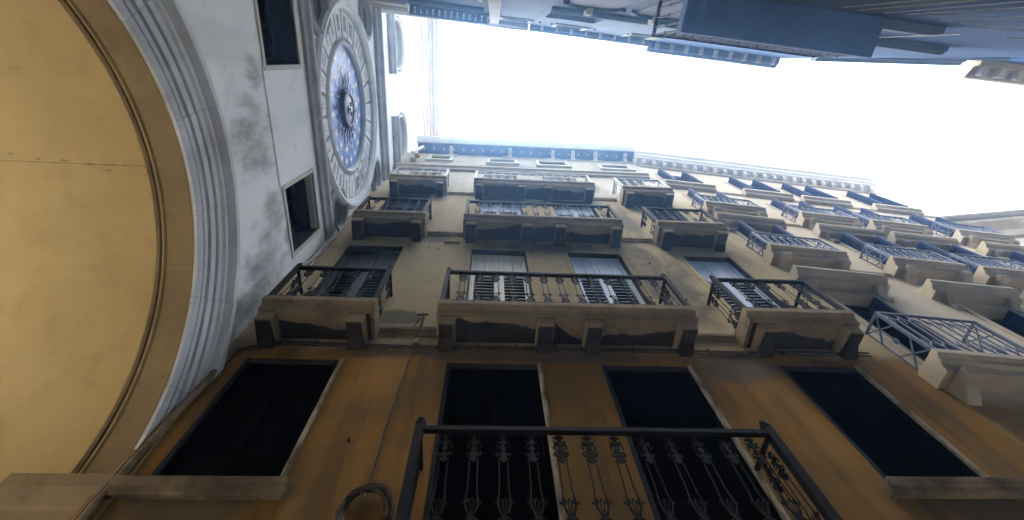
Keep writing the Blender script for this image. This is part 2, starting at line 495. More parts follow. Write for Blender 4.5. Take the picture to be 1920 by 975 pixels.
# soffit ring of the arch
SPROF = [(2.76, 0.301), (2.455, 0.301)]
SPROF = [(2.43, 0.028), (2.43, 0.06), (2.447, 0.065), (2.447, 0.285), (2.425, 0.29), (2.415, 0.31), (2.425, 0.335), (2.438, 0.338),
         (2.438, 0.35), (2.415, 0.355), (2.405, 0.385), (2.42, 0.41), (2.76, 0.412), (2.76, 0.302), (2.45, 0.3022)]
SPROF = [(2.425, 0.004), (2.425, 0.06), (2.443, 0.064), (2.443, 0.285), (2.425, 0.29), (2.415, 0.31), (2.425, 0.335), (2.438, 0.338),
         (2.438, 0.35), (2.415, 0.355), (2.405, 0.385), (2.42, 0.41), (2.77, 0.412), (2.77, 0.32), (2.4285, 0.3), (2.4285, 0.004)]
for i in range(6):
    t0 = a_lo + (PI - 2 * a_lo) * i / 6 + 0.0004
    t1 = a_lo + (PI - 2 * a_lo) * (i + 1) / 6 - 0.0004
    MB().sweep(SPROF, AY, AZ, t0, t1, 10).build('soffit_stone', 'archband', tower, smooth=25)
# barrel vault, in two halves that meet at a crack along the crown
VR = 2.60
for t0, t1 in ((R(2), R(88.72)), (R(88.83), R(178))):
    MB().sweep([(VR, 0.415), (VR, 7.59), (2.775, 7.59), (2.775, 0.415)], AY, AZ, t0, t1, 30).build('vault', 'vault', tower, smooth=30)
MB().box(AY + 0.03, AY + 0.09, 0.43, 7.55, AZ + VR + 0.012, AZ + VR + 0.06).build('vault_crack', 'impost', tower)
rch = random.Random(12)
for i in range(16):                                  # little flakes lost along the crack
    xx, yy_ = AY + .058 + rch.choice((0, 0, 0, rch.uniform(-.16, .16))), rch.uniform(.5, 2.3)
    nn = 7
    ph = rch.uniform(0, 6)
    rx, ry = rch.uniform(.006, .014), rch.uniform(.015, .06)
    zc = AZ + math.sqrt(VR ** 2 - (xx - AY) ** 2) - .0035
    MB().prism([(xx + rx * math.cos(2 * PI * j / nn + ph) * rch.uniform(.6, 1.2), yy_ + ry * math.sin(2 * PI * j / nn + ph) * rch.uniform(.6, 1.2)) for j in range(nn)], zc, zc + .02, 'z').build('plaster_chip', 'impost', tower)
for sgn in (1, -1):                                  # passage side walls, imposts and cornice
    xw = AY + sgn * 2.60
    MB().box(xw, xw + sgn * 0.17, 0.80, 7.58, GZ, AZ + 0.1).build('passage_wall', 'vault', tower)
    xp = AY + sgn * 2.43
    MB().box(xp, xp + sgn * 0.33, 0.003, 0.78, GZ, 2.66).build('pier', 'impost', tower, bevel=0.01)
    ip = [(0.3, 2.66), (0.02, 2.66), (-0.02, 2.71), (-0.05, 2.76), (-0.055, 2.83), (-0.09, 2.86), (-0.14, 2.95), (-0.16, 2.985), (-0.165, 3.12), (0.3, 3.12)]
    MB().prism([(xp + sgn * u, z) for u, z in ip], -0.06, 0.80, 'y').build('impost', 'impost', tower, bevel=0.008)
    ic = [(0.15, 2.50), (0.0, 2.50), (-0.02, 2.55), (-0.02, 2.62), (-0.07, 2.68), (-0.08, 2.78), (0.15, 2.78)]
    MB().prism([(xw + sgn * u, z) for u, z in ic], 0.802, 7.55, 'y').build('passage_cornice', 'impost', tower, bevel=0.006)

# string courses, sill band, roof cornice
def tstring(z0, z1, out, mat='trim', name='string_course', x0=-3.1, x1=5.5):
    h = z1 - z0
    pr = [(0.02, z0), (-out * 0.45, z0), (-out * 0.6, z0 + h * 0.35), (-out * 0.95, z0 + h * 0.6), (-out, z0 + h * 0.68), (-out, z1), (0.02, z1)]
    L = (x1 - x0) / 6
    for i in range(6):
        MB().prism(pr, x0 + i * L + 0.002, x0 + (i + 1) * L - 0.002, 'x').build(name, mat, tower, bevel=0.004)
tstring(8.80, 9.06, 0.13)
tstring(13.98, 14.26, 0.20)
tstring(25.3, 25.62, 0.14, 'greystone', 'roof_cornice')
tstring(25.63, 26.15, 0.46, 'greystone', 'roof_cornice')
MB().box(0.24, 2.03, -0.012, 0.02, 7.19, 7.215).build('sill_ledge', 'tower', tower)

# the square windows
for i, (x0, x1, z0, z1) in enumerate(TWIN):
    f = MB().box(x0 + .01, x1 - .01, 0.38, 0.46, z0 + .01, z0 + .08).box(x0 + .01, x1 - .01, 0.38, 0.46, z1 - .08, z1 - .01)
    f.box(x0 + .01, x0 + .08, 0.38, 0.46, z0 + .08, z1 - .08).box(x1 - .08, x1 - .01, 0.38, 0.46, z0 + .08, z1 - .08)
    f.box((x0 + x1) / 2 - .03, (x0 + x1) / 2 + .03, 0.385, 0.455, z0 + .08, z1 - .08)
    wf = f.build('window', 'wornwood', tower, bevel=0.005)
    MB().box(x0 + .02, x1 - .02, 0.42, 0.43, z0 + .02, z1 - .02).build('pane', 'pane', wf)
    fr = MB().box(x0 - .07, x0, -0.02, 0.05, z0 - .07, z1 + .07).box(x1, x1 + .07, -0.02, 0.05, z0 - .07, z1 + .07).box(x0, x1, -0.02, 0.05, z1, z1 + .07).box(x0, x1, -0.02, 0.05, z0 - .07, z0)
    fr.build('window_surround', 'palestone', wf, bevel=0.004)
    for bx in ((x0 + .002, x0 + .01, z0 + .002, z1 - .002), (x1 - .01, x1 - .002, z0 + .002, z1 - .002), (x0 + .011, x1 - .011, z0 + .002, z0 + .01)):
        MB().box(bx[0], bx[1], .004, .37, bx[2], bx[3]).build('reveal_shade', 'slate', wf)  # dark sides carry the shadow of the recess
    MB().box(x0 + .012, x1 - .012, 0.14, 0.37, z1 - .02, z1 - .004).build('reveal_shade', 'slate', wf)
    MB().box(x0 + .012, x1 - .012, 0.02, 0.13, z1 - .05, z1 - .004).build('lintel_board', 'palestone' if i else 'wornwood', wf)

# roundels in the corners of the dial square
for x, z in ROUND:
    rp = [(0.30, 0.20), (0.345, 0.10), (0.33, 0.03), (0.38, -0.02), (0.40, -0.075), (0.45, -0.095), (0.49, -0.06), (0.53, -0.06), (0.545, 0.02), (0.40, 0.29), (0.31, 0.29)]
    rm = MB().sweep(rp, x, z, 0, 2 * PI, 40, True).build('roundel', 'trim', tower, smooth=35)
    MB().disc(x, 0.22, z, 0.34, 28).build('pane', 'pane', rm)

# the round headed upper windows
for i, (x0, x1, z0, z1, d) in enumerate(AWIN):
    cx, r = (x0 + x1) / 2, (x1 - x0) / 2
    ap = [(r - 0.003, 0.1), (r - 0.003, -0.05), (r + 0.05, -0.075), (r + 0.09, -0.05), (r + 0.11, -0.09), (r + 0.15, -0.09), (r + 0.16, 0.02)]
    am = MB().sweep(ap, cx, z1, 0, PI, 24).build('arched_window', 'palestone', tower, smooth=30)
    out = 0.20 if i < 2 else 0.16
    MB().prism([(0.02, z0 - .26), (-out * .5, z0 - .26), (-out * .75, z0 - .14), (-out, z0 - .10), (-out, z0 - .004), (0.02, z0 - .004)], x0 - .18, x1 + .18, 'x').build('sill', 'trim' if i < 2 else 'palestone', am, bevel=0.006)
    for s_ in (x0 - .09, x1 + .01):
        MB().box(s_, s_ + .08, -0.06, 0.02, z0, z1 - .002).build('jamb', 'palestone', am, bevel=0.004)
    gl = MB().quad((x0, d - .06, z0), (x1, d - .06, z0), (x1, d - .06, z1), *[(cx + r * math.cos(PI * j / 16), d - .06, z1 + r * math.sin(PI * j / 16)) for j in range(1, 16)], (x0, d - .06, z1))
    gl.build('pane', 'opp', am)

# the clock
ck = MB().sweep([(1.40, 0.085), (2.10, 0.085), (2.10, 0.21), (1.40, 0.21)], CKY, CKZ, 0, 2 * PI, 96, True).build('clock', 'trim', tower, smooth=30)
MB().sweep([(2.03, 0.084), (2.03, -0.01), (2.06, -0.06), (2.10, -0.07), (2.13, -0.10), (2.19, -0.11), (2.23, -0.07), (2.25, -0.06), (2.26, 0.02)],
           CKY, CKZ, 0, 2 * PI, 96, True).build('outer_rim', 'marble', ck, smooth=30)
MB().sweep([(1.335, 0.18), (1.335, 0.06), (1.35, 0.02), (1.38, -0.005), (1.41, 0.01), (1.43, 0.04), (1.44, 0.10)],
           CKY, CKZ, 0, 2 * PI, 96, True).build('inner_rim', 'marble', ck, smooth=30)
MB().disc(CKY, 0.11, CKZ, 1.345, 72).build('dial', 'blue', ck)
ROMAN = ['I', 'II', 'III', 'IIII', 'V', 'VI', 'VII', 'VIII', 'VIIII', 'X', 'XI', 'XII', 'XIII', 'XIIII', 'XV', 'XVI', 'XVII', 'XVIII', 'XVIIII',
         'XX', 'XXI', 'XXII', 'XXIII', 'XXIIII']
def roman_mesh(txt):
    """numeral lying in local x (tangent) / z (radial), drawn with thin strokes"""
    hgt = 0.30
    wl = {'I': 0.045, 'V': 0.085, 'X': 0.085}
    tot = sum(wl[ch] for ch in txt)
    k = min(1.0, 0.30 / tot)
    m = MB()
    x = -tot * k / 2
    t = 0.013
    for ch in txt:
        cw = wl[ch] * k
        xc = x + cw / 2
        hw = cw * 0.40
        if ch == 'I':
            m.bar((xc, 0, -hgt / 2), (xc, 0, hgt / 2), t, 0.008)
            for z in (-hgt / 2, hgt / 2):
                m.bar((xc - hw * .8, 0, z), (xc + hw * .8, 0, z), t * .8, 0.008)
        elif ch == 'V':
            m.bar((xc - hw, 0, hgt / 2), (xc, 0, -hgt / 2), t, 0.008)
            m.bar((xc + hw, 0.001, hgt / 2), (xc, 0.001, -hgt / 2), t, 0.008)
        else:
            m.bar((xc - hw, 0, hgt / 2), (xc + hw, 0, -hgt / 2), t, 0.008)
            m.bar((xc + hw, 0.001, hgt / 2), (xc - hw, 0.001, -hgt / 2), t, 0.008)
        x += cw
    return m
for k in range(24):
    am = -R(7.5) - k * R(15)                      # hour one sits just below the right hand side
    g = 0.030
    m = MB()
    r0, r1 = 1.50, 2.02
    d0, d1 = R(7.5) - g / r0, R(7.5) - g / r1
    nseg = 3
    outl = [(r0 * math.cos(am - d0 + 2 * d0 * i / nseg), r0 * math.sin(am - d0 + 2 * d0 * i / nseg)) for i in range(nseg + 1)]
    outl += [(r1 * math.cos(am + d1 - 2 * d1 * i / nseg), r1 * math.sin(am + d1 - 2 * d1 * i / nseg)) for i in range(nseg + 1)]
    yy = 0.035 + random.uniform(-.004, .004)
    m.prism([(CKY + u, CKZ + v) for u, v in outl], yy, 0.087, 'y').build('dial_plaque', 'marble', ck, bevel=0.005)
    nm = roman_mesh(ROMAN[k])
    q = MB()
    rc = 1.77
    ct, st_ = math.cos(am), math.sin(am)
    # tangent (clockwise) = (sin, -cos), radial = (cos, sin)
    q.v = [(CKY + rc * ct + x * st_ + z * ct, yy - 0.004 + y * 0.4, CKZ + rc * st_ - x * ct + z * st_) for x, y, z in nm.v]
    q.f = nm.f
    q.build('numeral', 'numeral', ck)
def star_mesh(r):
    m = MB()
    pts = []
    for i in range(16):
        rr = r if i % 4 == 0 else (r * 0.78 if i % 2 == 0 else r * 0.42)
        t = PI / 2 + i * PI / 8
        pts.append((rr * math.cos(t), rr * math.sin(t)))
    o_ = [(x, 0, z) for x, z in pts]
    m.add([(0, -0.010, 0)] + o_, [(0, i + 1, (i + 1) % 16 + 1) for i in range(16)])
    return m.mesh('star', 'gold')
sm = star_mesh(0.125)
for cnt, rad, ph in ((20, 1.17, 0.1), (14, 0.90, 0.26)):
    for i in range(cnt):
        t = ph + 2 * PI * i / cnt
        link('star', sm, ck, (CKY + rad * math.cos(t), 0.106, CKZ + rad * math.sin(t)))
MB().sweep([(0.001, 0.108), (0.43, 0.108), (0.38, 0.03), (0.001, 0.03)], CKY, CKZ, 0, 2 * PI, 40, True).build('sun_boss', 'bossblue', ck, smooth=30)
MB().sweep([(0.325, 0.028), (0.335, 0.0), (0.365, -0.005), (0.385, 0.015), (0.38, 0.034)], CKY, CKZ, 0, 2 * PI, 40, True).build('boss_ring', 'trim', ck, smooth=30)
fm = MB()                                         # modelled face within the ring
fm.sweep([(0.001, 0.028), (0.30, 0.028), (0.22, 0.012), (0.10, 0.0), (0.001, -0.005)], CKY, CKZ, 0, 2 * PI, 20, True)
for ex in (-0.10, 0.10):
    fm.box(CKY + ex - .05, CKY + ex + .05, -0.02, 0.02, CKZ + .06, CKZ + .10)
fm.box(CKY - .025, CKY + .025, -0.04, 0.01, CKZ - .06, CKZ + .08).box(CKY - .08, CKY + .08, -0.02, 0.01, CKZ - .14, CKZ - .11)
fm.build('sun_face', 'bossblue', ck, bevel=0.008, smooth=35)
for i in range(20):
    t = 2 * PI * (i + 0.5) / 20
    long = i % 2 == 0
    L = 0.50 if long else 0.34
    pts, rr = [], []
    for j in range(13):
        u = j / 12
        wv = (0.05 if long else 0.03) * math.sin(u * PI * 3.2) * (0.4 + u)
        r = 0.42 + L * u
        pts.append((CKY + r * math.cos(t) - wv * math.sin(t), 0.085, CKZ + r * math.sin(t) + wv * math.cos(t)))
        rr.append(0.011 * (1 - u) + 0.006)
    MB().tube(pts, 0.02, 6, rr=rr).build('sun_ray', 'oldgilt', ck, smooth=50)
    if not long and i % 4 == 1:
        for dr, dt in ((.58, .12), (.66, -.14)):
            pc = (CKY + dr * math.cos(t + dt), CKZ + dr * math.sin(t + dt))
            MB().sweep([(0.045, 0.075), (0.053, 0.07), (0.061, 0.075), (0.053, 0.085)], pc[0], pc[1], t, t + 4.9, 14).build('scroll', 'oldgilt', ck, smooth=50)

# ================================================================== OCHRE BUILDING (local x = world x, y into the wall)
och = thing('ochre_building', 'ochre plastered building with black iron balconies and pale shutters', 'building', (0, 3.5, 0), 0)
W1 = [(-2.88, -1.77, 3.03, 4.85), (-0.45, 0.68, 2.2, 4.83), (1.50, 2.62, 2.2, 4.84), (3.87, 4.90, 3.07, 4.90)]
W2 = [(-2.73, -1.67, 5.62, 8.68), (-0.32, 0.75, 5.62, 8.66), (1.60, 2.66, 5.62, 8.66), (3.97, 4.96, 5.62, 8.66)]
W3 = [(-2.68, -1.62, 9.52, 12.62), (-0.26, 0.84, 9.52, 12.52), (1.66, 2.78, 9.52, 12.46), (4.06, 5.06, 9.52, 12.42)]
W4 = [(-2.62, -1.60, 12.86, 15.30), (-0.20, 0.88, 12.86, 15.30), (1.72, 2.84, 12.86, 15.30), (4.12, 5.10, 12.86, 15.30)]
W5 = [(-2.22, -1.52, 17.18, 18.0), (-0.02, 0.90, 17.05, 17.80), (1.82, 2.82, 16.95, 17.72), (4.16, 5.16, 16.80, 17.52)]
TOP = 18.6
holes = [(*h, 0.14) for h in W1] + [(*h, 0.34) for h in W2 + W3 + W4] + [(*h, 0.18) for h in W5]
raw_build(wall_mb(-3.238, 5.72, GZ, TOP, holes, thick=5.0), 'wall', 'ochre', och)
MB().prism([(-0.45, TOP + .36), (5, TOP + 1.5), (5, TOP + 1.4), (-0.40, TOP + .305)], -2.9, 5.75, 'x').build('roof', 'roof', och)

def frame_mb(x0, x1, z0, z1, y, t=0.07, mull=True, tr=None):
    f = MB().box(x0 + .004, x0 + t, y, y + .07, z0 + .004, z1 - .004).box(x1 - t, x1 - .004, y, y + .07, z0 + .004, z1 - .004)
    f.box(x0 + t, x1 - t, y + .002, y + .068, z1 - t, z1 - .004).box(x0 + t, x1 - t, y + .002, y + .068, z0 + .004, z0 + t)
    if mull:
        cx = (x0 + x1) / 2
        f.box(cx - .035, cx + .035, y + .004, y + .066, z0 + t, z1 - t)
    for z in tr or ():
        f.box(x0 + t, x1 - t, y + .008, y + .06, z - .025, z + .025)
    return f

def window(par, h, depth, mat='wornwood', tr=None, pane='pane', name='window'):
    x0, x1, z0, z1 = h[:4]
    wf = frame_mb(x0, x1, z0, z1, depth - .11, tr=tr).build(name, mat, par, bevel=0.004)
    cx = (x0 + x1) / 2
    for a0, a1 in ((x0 + .05, cx - .02), (cx + .02, x1 - .05)):
        MB().box(a0, a1, depth - .075, depth - .07, z0 + .05, z1 - .05).build('pane', pane, wf)
    return wf

def shutter_pair(wf, h, y, mat, louvre_top=0.62, mid=0.02):
    """closed timber shutters: plank panel above, louvres below"""
    x0, x1, z0, z1 = h[:4]
    cx = (x0 + x1) / 2
    zt = z0 + (z1 - z0) * louvre_top
    for a0, a1 in ((x0 + .012, cx - .003), (cx + .003, x1 - .012)):
        m = MB()
        s = 0.085
        m.box(a0, a0 + s, y, y + .045, z0 + .01, z1 - .015).box(a1 - s, a1, y, y + .045, z0 + .01, z1 - .015)
        for za, zb in ((z0 + .01, z0 + .13), (zt - .05, zt + .05), (z1 - .13, z1 - .015)):
            m.box(a0 + s, a1 - s, y + .002, y + .043, za, zb)
        npl = 2
        wpl = (a1 - a0 - 2 * s) / npl
        for i in range(npl):
            m.box(a0 + s + i * wpl + .004, a0 + s + (i + 1) * wpl - .004, y + .018, y + .034, zt + .05, z1 - .13)
        m.build('shutter', mat, wf, bevel=0.004)
        L = MB()
        z = z0 + .15
        while z < zt - .11:
            L.quad((a0 + s, y + .005, z), (a1 - s, y + .005, z), (a1 - s, y + .040, z + .05), (a0 + s, y + .040, z + .05))
            L.quad((a0 + s, y + .005, z + .012), (a0 + s, y + .040, z + .062), (a1 - s, y + .040, z + .062), (a1 - s, y + .005, z + .012))
            L.quad((a0 + s, y + .005, z), (a0 + s, y + .005, z + .012), (a1 - s, y + .005, z + .012), (a1 - s, y + .005, z))
            z += 0.115
        L.build('louvres', mat, wf, kind='stuff')

def reveal_shade(wf, h, d, mat='slate'):  # thin dark boards put the recess shadow into the reveal's colour
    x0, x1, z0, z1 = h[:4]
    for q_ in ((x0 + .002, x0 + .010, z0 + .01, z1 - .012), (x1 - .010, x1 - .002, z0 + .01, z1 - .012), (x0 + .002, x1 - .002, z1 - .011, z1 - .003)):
        MB().box(q_[0], q_[1], .004, d, q_[2], q_[3]).build('reveal_shade', mat, wf)

for i, h in enumerate(W1):
    wf = window(och, h, 0.135, 'pane', tr=(h[2] + (h[3] - h[2]) * .68,))
    x0, x1, z0, z1 = h
    MB().box(x1 - .012, x1 + .036, -.025, .12, z0 + .002, z1 + .04).build('jamb', 'peeled', wf, bevel=0.012, label='pale jamb with peeling paint')
    MB().box(x0 - .02, x0 + .03, -.012, .12, z0 + .002, z1 + .03).build('jamb', 'wornwood', wf, bevel=0.01)  # near black tone paints the shade of the left reveal
    MB().box(x0 + .031, x1 - .031, -.006, .12, z1 - .05, z1 + .03).build('lintel', 'darkstone', wf, bevel=0.008)
    if i in (0, 3):
        s0, s1 = (x0 - .22, x1 + .12) if i == 0 else (x0 - .12, x1 + .16)
        MB().prism([(0.02, z0 - .15), (-.07, z0 - .15), (-.085, z0 - .075), (-.12, z0 - .07), (-.13, z0 - .01), (0.02, z0 - .004)], s0, s1, 'x').build('sill', 'dirtysill', wf, bevel=0.012)
for i, h in enumerate(W2):
    wf = window(och, h, 0.33)
    m = ('darkshut', 'cream', 'bluewhite', 'bluewhite')[i]
    shutter_pair(wf, h, 0.10, m, 0.70)
    reveal_shade(wf, h, 0.095)
for i, h in enumerate(W3):
    wf = window(och, h, 0.33)
    m = ('navy', 'bluewhite', 'bluewhite', 'navy')[i]
    shutter_pair(wf, h, 0.10, m, 0.70)
    reveal_shade(wf, h, 0.095)
for i, h in enumerate(W4):
    wf = window(och, h, 0.33)
    shutter_pair(wf, h, 0.17, 'bluewhite', 0.60)
for i, h in enumerate(W5):
    wf = window(och, h, 0.17, 'greystone')
    x0, x1, z0, z1 = h
    t = 0.11
    for nm, bx in (('jamb', (x0 - t, x0, z0, z1)), ('jamb', (x1, x1 + t, z0, z1)), ('lintel', (x0 - t, x1 + t, z1 + .002, z1 + t))):
        MB().box(bx[0], bx[1], -.05, .03, bx[2], bx[3]).build(nm, 'palestone', wf, bevel=0.006)
    MB().box(x0 - t - .04, x1 + t + .04, -.09, .03, z0 - .12, z0 - .002).build('sill', 'palestone', wf, bevel=0.008)
# stone surrounds of the balcony doors
for h in W2 + W3:
    x0, x1, z0, z1 = h
    for a0 in (x0 - .09, x1 + .002):
        MB().box(a0, a0 + .088, -.018, .03, z0 + .01, z1 + .09).build('door_jamb', 'ochre', och, bevel=0.006)
    MB().box(x0, x1 + .001, -.016, .03, z1 + .002, z1 + .088).build('door_lintel', 'ochre', och, bevel=0.006)

# wrought iron: one ornate baluster, about a metre tall, standing on z = 0
def baluster_mesh(mat, H=0.93):
    m = MB()
    def curl(x, z, r, t0, sgn, n=9, th=0.0085):
        m.tube([(x + sgn * r * math.cos(t0 + 4.6 * i / n) * (1 - .25 * i / n), 0, z + r * math.sin(t0 + 4.6 * i / n) * (1 - .25 * i / n)) for i in range(n + 1)], th, 4)
    def leaf(x, z, w_, h_):
        m.prism([(x - w_ / 2, z), (x - w_ * .2, z - h_ * .3), (x, z - h_ / 2), (x + w_ * .2, z - h_ * .3), (x + w_ / 2, z), (x + w_ * .2, z + h_ * .3), (x, z + h_ / 2), (x - w_ * .2, z + h_ * .3)], -.008, .008, 'y')
    # lower palmette
    m.bar((0, 0, 0), (0, 0, .13), .02)
    leaf(0, .05, .12, .06); leaf(0, .115, .075, .05)
    for s in (-1, 1):
        m.tube([(0, 0, .10), (s * .022, 0, .15), (s * .040, 0, .20), (s * .048, 0, .25), (s * .044, 0, .29)], .010, 5)
        curl(s * .052, .255, .026, PI * .6, s)
        curl(s * .030, .085, .026, -PI * .3, s)
        m.tube([(0, 0, .12), (s * .010, 0, .19), (s * .014, 0, .25), (0, 0, .285)], .006, 4)
        # the two thin rods
        m.tube([(s * .044, 0, .28), (s * .037, 0, .36), (s * .034, 0, .58), (s * .036, 0, .64)], .0065, 5)
    # upper ornament: lobed leaf, curls, neck
    leaf(0, .655, .085, .075); leaf(0, .70, .11, .055)
    for s in (-1, 1):
        curl(s * .034, .715, .028, -PI * .55, s)
        curl(s * .032, .79, .026, -PI * .3, s)
        curl(s * .032, .865, .025, PI * .45, s)
    leaf(0, .765, .06, .06); leaf(0, .83, .10, .045)
    m.bar((0, 0, .66), (0, 0, H), .017)
    leaf(0, .90, .085, .04)
    k = H / 0.93
    m.v = [(x, y, z * k) for x, y, z in m.v]
    return m.mesh('baluster', mat, smooth=45)
BAL = {'iron': baluster_mesh('iron'), 'greyiron': baluster_mesh('greyiron', 0.80)}

def balcony(par, x0, x1, zf, p, corbels, rail_in=0.045, mat='stone', rmat='iron', hr=1.0, pitch=0.25, remnant=0, thick=0.26, post=0.06, label=None, cw=0.22):
    """stone balcony: moulded slab, corbels, corner posts, rails and ornate balusters"""
    t1 = thick * 0.5
    pr = [(0.02, zf - thick), (-p + .07, zf - thick), (-p + .06, zf - t1 - .03), (-p + .035, zf - t1), (-p, zf - t1 + .02), (-p, zf - .01), (-p + .01, zf), (0.02, zf)]
    sl = MB().prism(pr, x0 + .0, x1 - .0, 'x').build('balcony', mat, par, bevel=0.008, label=label)
    # near black soffit and the render still clinging to it along the front
    MB().box(x0 + .05, x1 - .05, -p + .10, -.005, zf - thick - .012, zf - thick - .002).build('soffit', 'darkstone', sl)
    rnd = random.Random(int(x0 * 100) + int(zf * 10))
    cs = sorted(corbels)
    for ca_, cb_ in zip(cs[:-1], cs[1:]):
        a0, a1 = ca_ + cw / 2 + .01, cb_ - cw / 2 - .01
        nn = max(7, int((a1 - a0) / .055))
        base = rnd.uniform(.09, .17)
        slope = rnd.choice((-1, 0, 0, 1)) * (.06 + remnant)
        walk = 0.0
        top = []
        for i in range(nn + 1):
            u = i / nn
            walk += rnd.uniform(-.022, .022)
            dep = base + slope * (u - .5) + .7 * remnant * (1 if slope == 0 else .5) + walk + rnd.uniform(-.008, .008)
            top.append((a0 + (a1 - a0) * u, -p + .075 + max(.03, min(dep, p - .12))))
        MB().prism([(a0, -p + .075)] + [(a1, -p + .075)] + list(reversed(top)), zf - thick - .045, zf - thick - .011, 'z').build('render_remnant', mat, sl)
    for cx in corbels:
        d = p - .10
        cp = [(0.02, zf - thick - .001), (-d, zf - thick - .001), (-d - .01, zf - thick - .04), (-d, zf - thick - .19), (-d * .5, zf - thick - .17), (0.02, zf - thick - .10)]
        MB().prism(cp, cx - cw / 2, cx + cw / 2, 'x').build('corbel', mat, sl, bevel=0.012)
        cp = [(0.02, zf - thick - .102), (-d * .5, zf - thick - .172), (-d + .012, zf - thick - .191), (-d + .03, zf - thick - .215), (-d * .75, zf - thick - .20),
              (-d * .45, zf - thick - .18), (-d * .3, zf - thick - .21), (-d * .12, zf - thick - .24), (0.02, zf - thick - .25)]
        MB().prism(cp, cx - cw / 2 + .015, cx + cw / 2 - .015, 'x').build('corbel_scroll', 'darkstone', sl, bevel=0.01)  # lower part of the corbel in a near black tone
    # ironwork
    yr = -p + rail_in
    zt = zf + hr
    MB().box(x0 + rail_in, x1 - rail_in, yr - .03, yr + .03, zt - .055, zt).build('handrail', rmat, sl, bevel=0.006)
    MB().box(x0 + rail_in, x1 - rail_in, yr - .014, yr + .014, zf + .035, zf + .06).build('bottom_rail', rmat, sl)
    for xs in (x0 + rail_in, x1 - rail_in):
        MB().box(xs - .022, xs + .022, yr + .027, .01, zt - .04, zt - .003).build('handrail', rmat, sl, bevel=0.005)
        MB().box(xs - .012, xs + .012, yr + .02, .01, zf + .035, zf + .06).build('bottom_rail', rmat, sl)
        h_ = post / 2
        pm = MB().box(xs - h_, xs + h_, yr - h_, yr + h_, zf + .002, zt + .035)
        pm.lathe(xs, yr, [(0.001, zt + .036), (h_ * 1.25, zt + .037), (h_ * 1.3, zt + .055), (h_ * .6, zt + .07), (h_ * .9, zt + .095), (h_ * .7, zt + .12), (0.001, zt + .14)], 8)
        pm.build('post', rmat, sl, bevel=0.004)
    n_ = max(2, round((x1 - x0 - 2 * rail_in) / pitch))
    st = (x1 - x0 - 2 * rail_in) / n_
    me = BAL[rmat]
    for i in range(1, n_):
        link('baluster', me, sl, (x0 + rail_in + i * st, yr, zf + .05))
    for xs in (x0 + rail_in, x1 - rail_in):
        for yb in ((yr + .02) * .66, (yr + .02) * .33):
            o_ = link('baluster', me, sl, (xs, yb, zf + .05))
            o_.rotation_euler = (0, 0, PI / 2)
    return sl

P2 = 0.50
balcony(och, -0.60, 2.68, 2.18, 0.52, (-0.42, 2.5), post=0.075, hr=1.06, label='lowest balcony, its black rail crossing two dark doors')
balcony(och, -2.92, -1.45, 5.60, P2, (-2.78, -1.66), remnant=.04)
balcony(och, -0.645, 2.86, 5.60, P2, (-0.50, 0.78, 1.42, 2.68), remnant=.16, label='wide balcony with peeling stone underside')
balcony(och, 3.57, 5.13, 5.60, P2, (3.78, 4.95), remnant=.05)
balcony(och, -2.80, -1.31, 9.48, P2, (-2.66, -1.48), remnant=.02)
balcony(och, -0.53, 2.85, 9.50, P2, (-0.36, 0.80, 1.50, 2.68), remnant=.03)
balcony(och, 3.60, 5.09, 9.46, P2, (3.76, 4.92), remnant=.03)
balcony(och, -2.73, -1.18, 12.80, P2, (-2.58, -1.36), rmat='greyiron', hr=.86)
balcony(och, -0.44, 2.90, 12.74, P2, (-0.28, 0.86, 1.60, 2.72), rmat='greyiron', hr=.86)
balcony(och, 3.62, 5.03, 12.48, P2, (3.78, 4.86), rmat='greyiron', hr=.95)

def strip(par, x0, x1, z0, z1, out, name='string_course', mat='stone'):
    h = z1 - z0
    return MB().prism([(0.02, z0), (-out * .5, z0), (-out * .6, z0 + h * .4), (-out, z0 + h * .55), (-out, z1), (0.02, z1)], x0, x1, 'x').build(name, mat, par, bevel=0.005)
for x0, x1, z in ((-1.44, -0.655, 5.46), (2.87, 3.56, 5.46), (-1.30, -0.54, 9.36), (2.86, 3.59, 9.36), (-1.17, -0.45, 12.62), (2.91, 3.61, 12.60)):
    strip(och, x0, x1, z, z + .15, .06)
strip(och, -3.2, 5.45, 15.55, 15.85, .17, mat='greystone')
# eaves: boarded blue soffit with pale brackets, moulded stone gutter
MB().box(-2.85, 5.74, -.40, .02, TOP - .02, TOP + .02).build('eave_soffit', 'frieze', och)
MB().prism([(-.40, TOP - .05), (-.45, TOP - .06), (-.50, TOP + .02), (-.53, TOP + .05), (-.58, TOP + .16), (-.62, TOP + .20), (-.62, TOP + .30), (-.40, TOP + .30)], -2.9, 5.76, 'x').build('gutter', 'gutter', och, bevel=0.006)
for x in (-1.55, 0.75, 2.45, 3.25, 4.15, 5.35):
    MB().prism([(-.02, TOP - .30), (-.09, TOP - .28), (-.12, TOP - .12), (-.30, TOP - .08), (-.36, TOP - .03), (-.02, TOP - .022)], x - .07, x + .07, 'x').build('eave_bracket', 'palestone', och, bevel=0.01)
    MB().box(x - .28, x + .28, -.06, .02, TOP - .40, TOP - .31).build('bracket_plate', 'palestone', och, bevel=0.006)
for i in range(22):
    x = -2.6 + i * .38
    MB().box(x - .035, x + .035, -.24, -.16, TOP - .05, TOP - .022).build('soffit_vent', 'gutter', och)
# rusty wall ties and nails left in the plaster
for x, z in ((-.98, 8.62), (-1.18, 8.7), (1.15, 8.86), (1.28, 8.92), (-1.30, 3.55), (3.15, 8.2), (3.3, 6.7)):
    MB().box(x - .010, x + .010, -.035, .01, z - .018, z + .018).build('wall_tie', 'iron', och, bevel=.006)
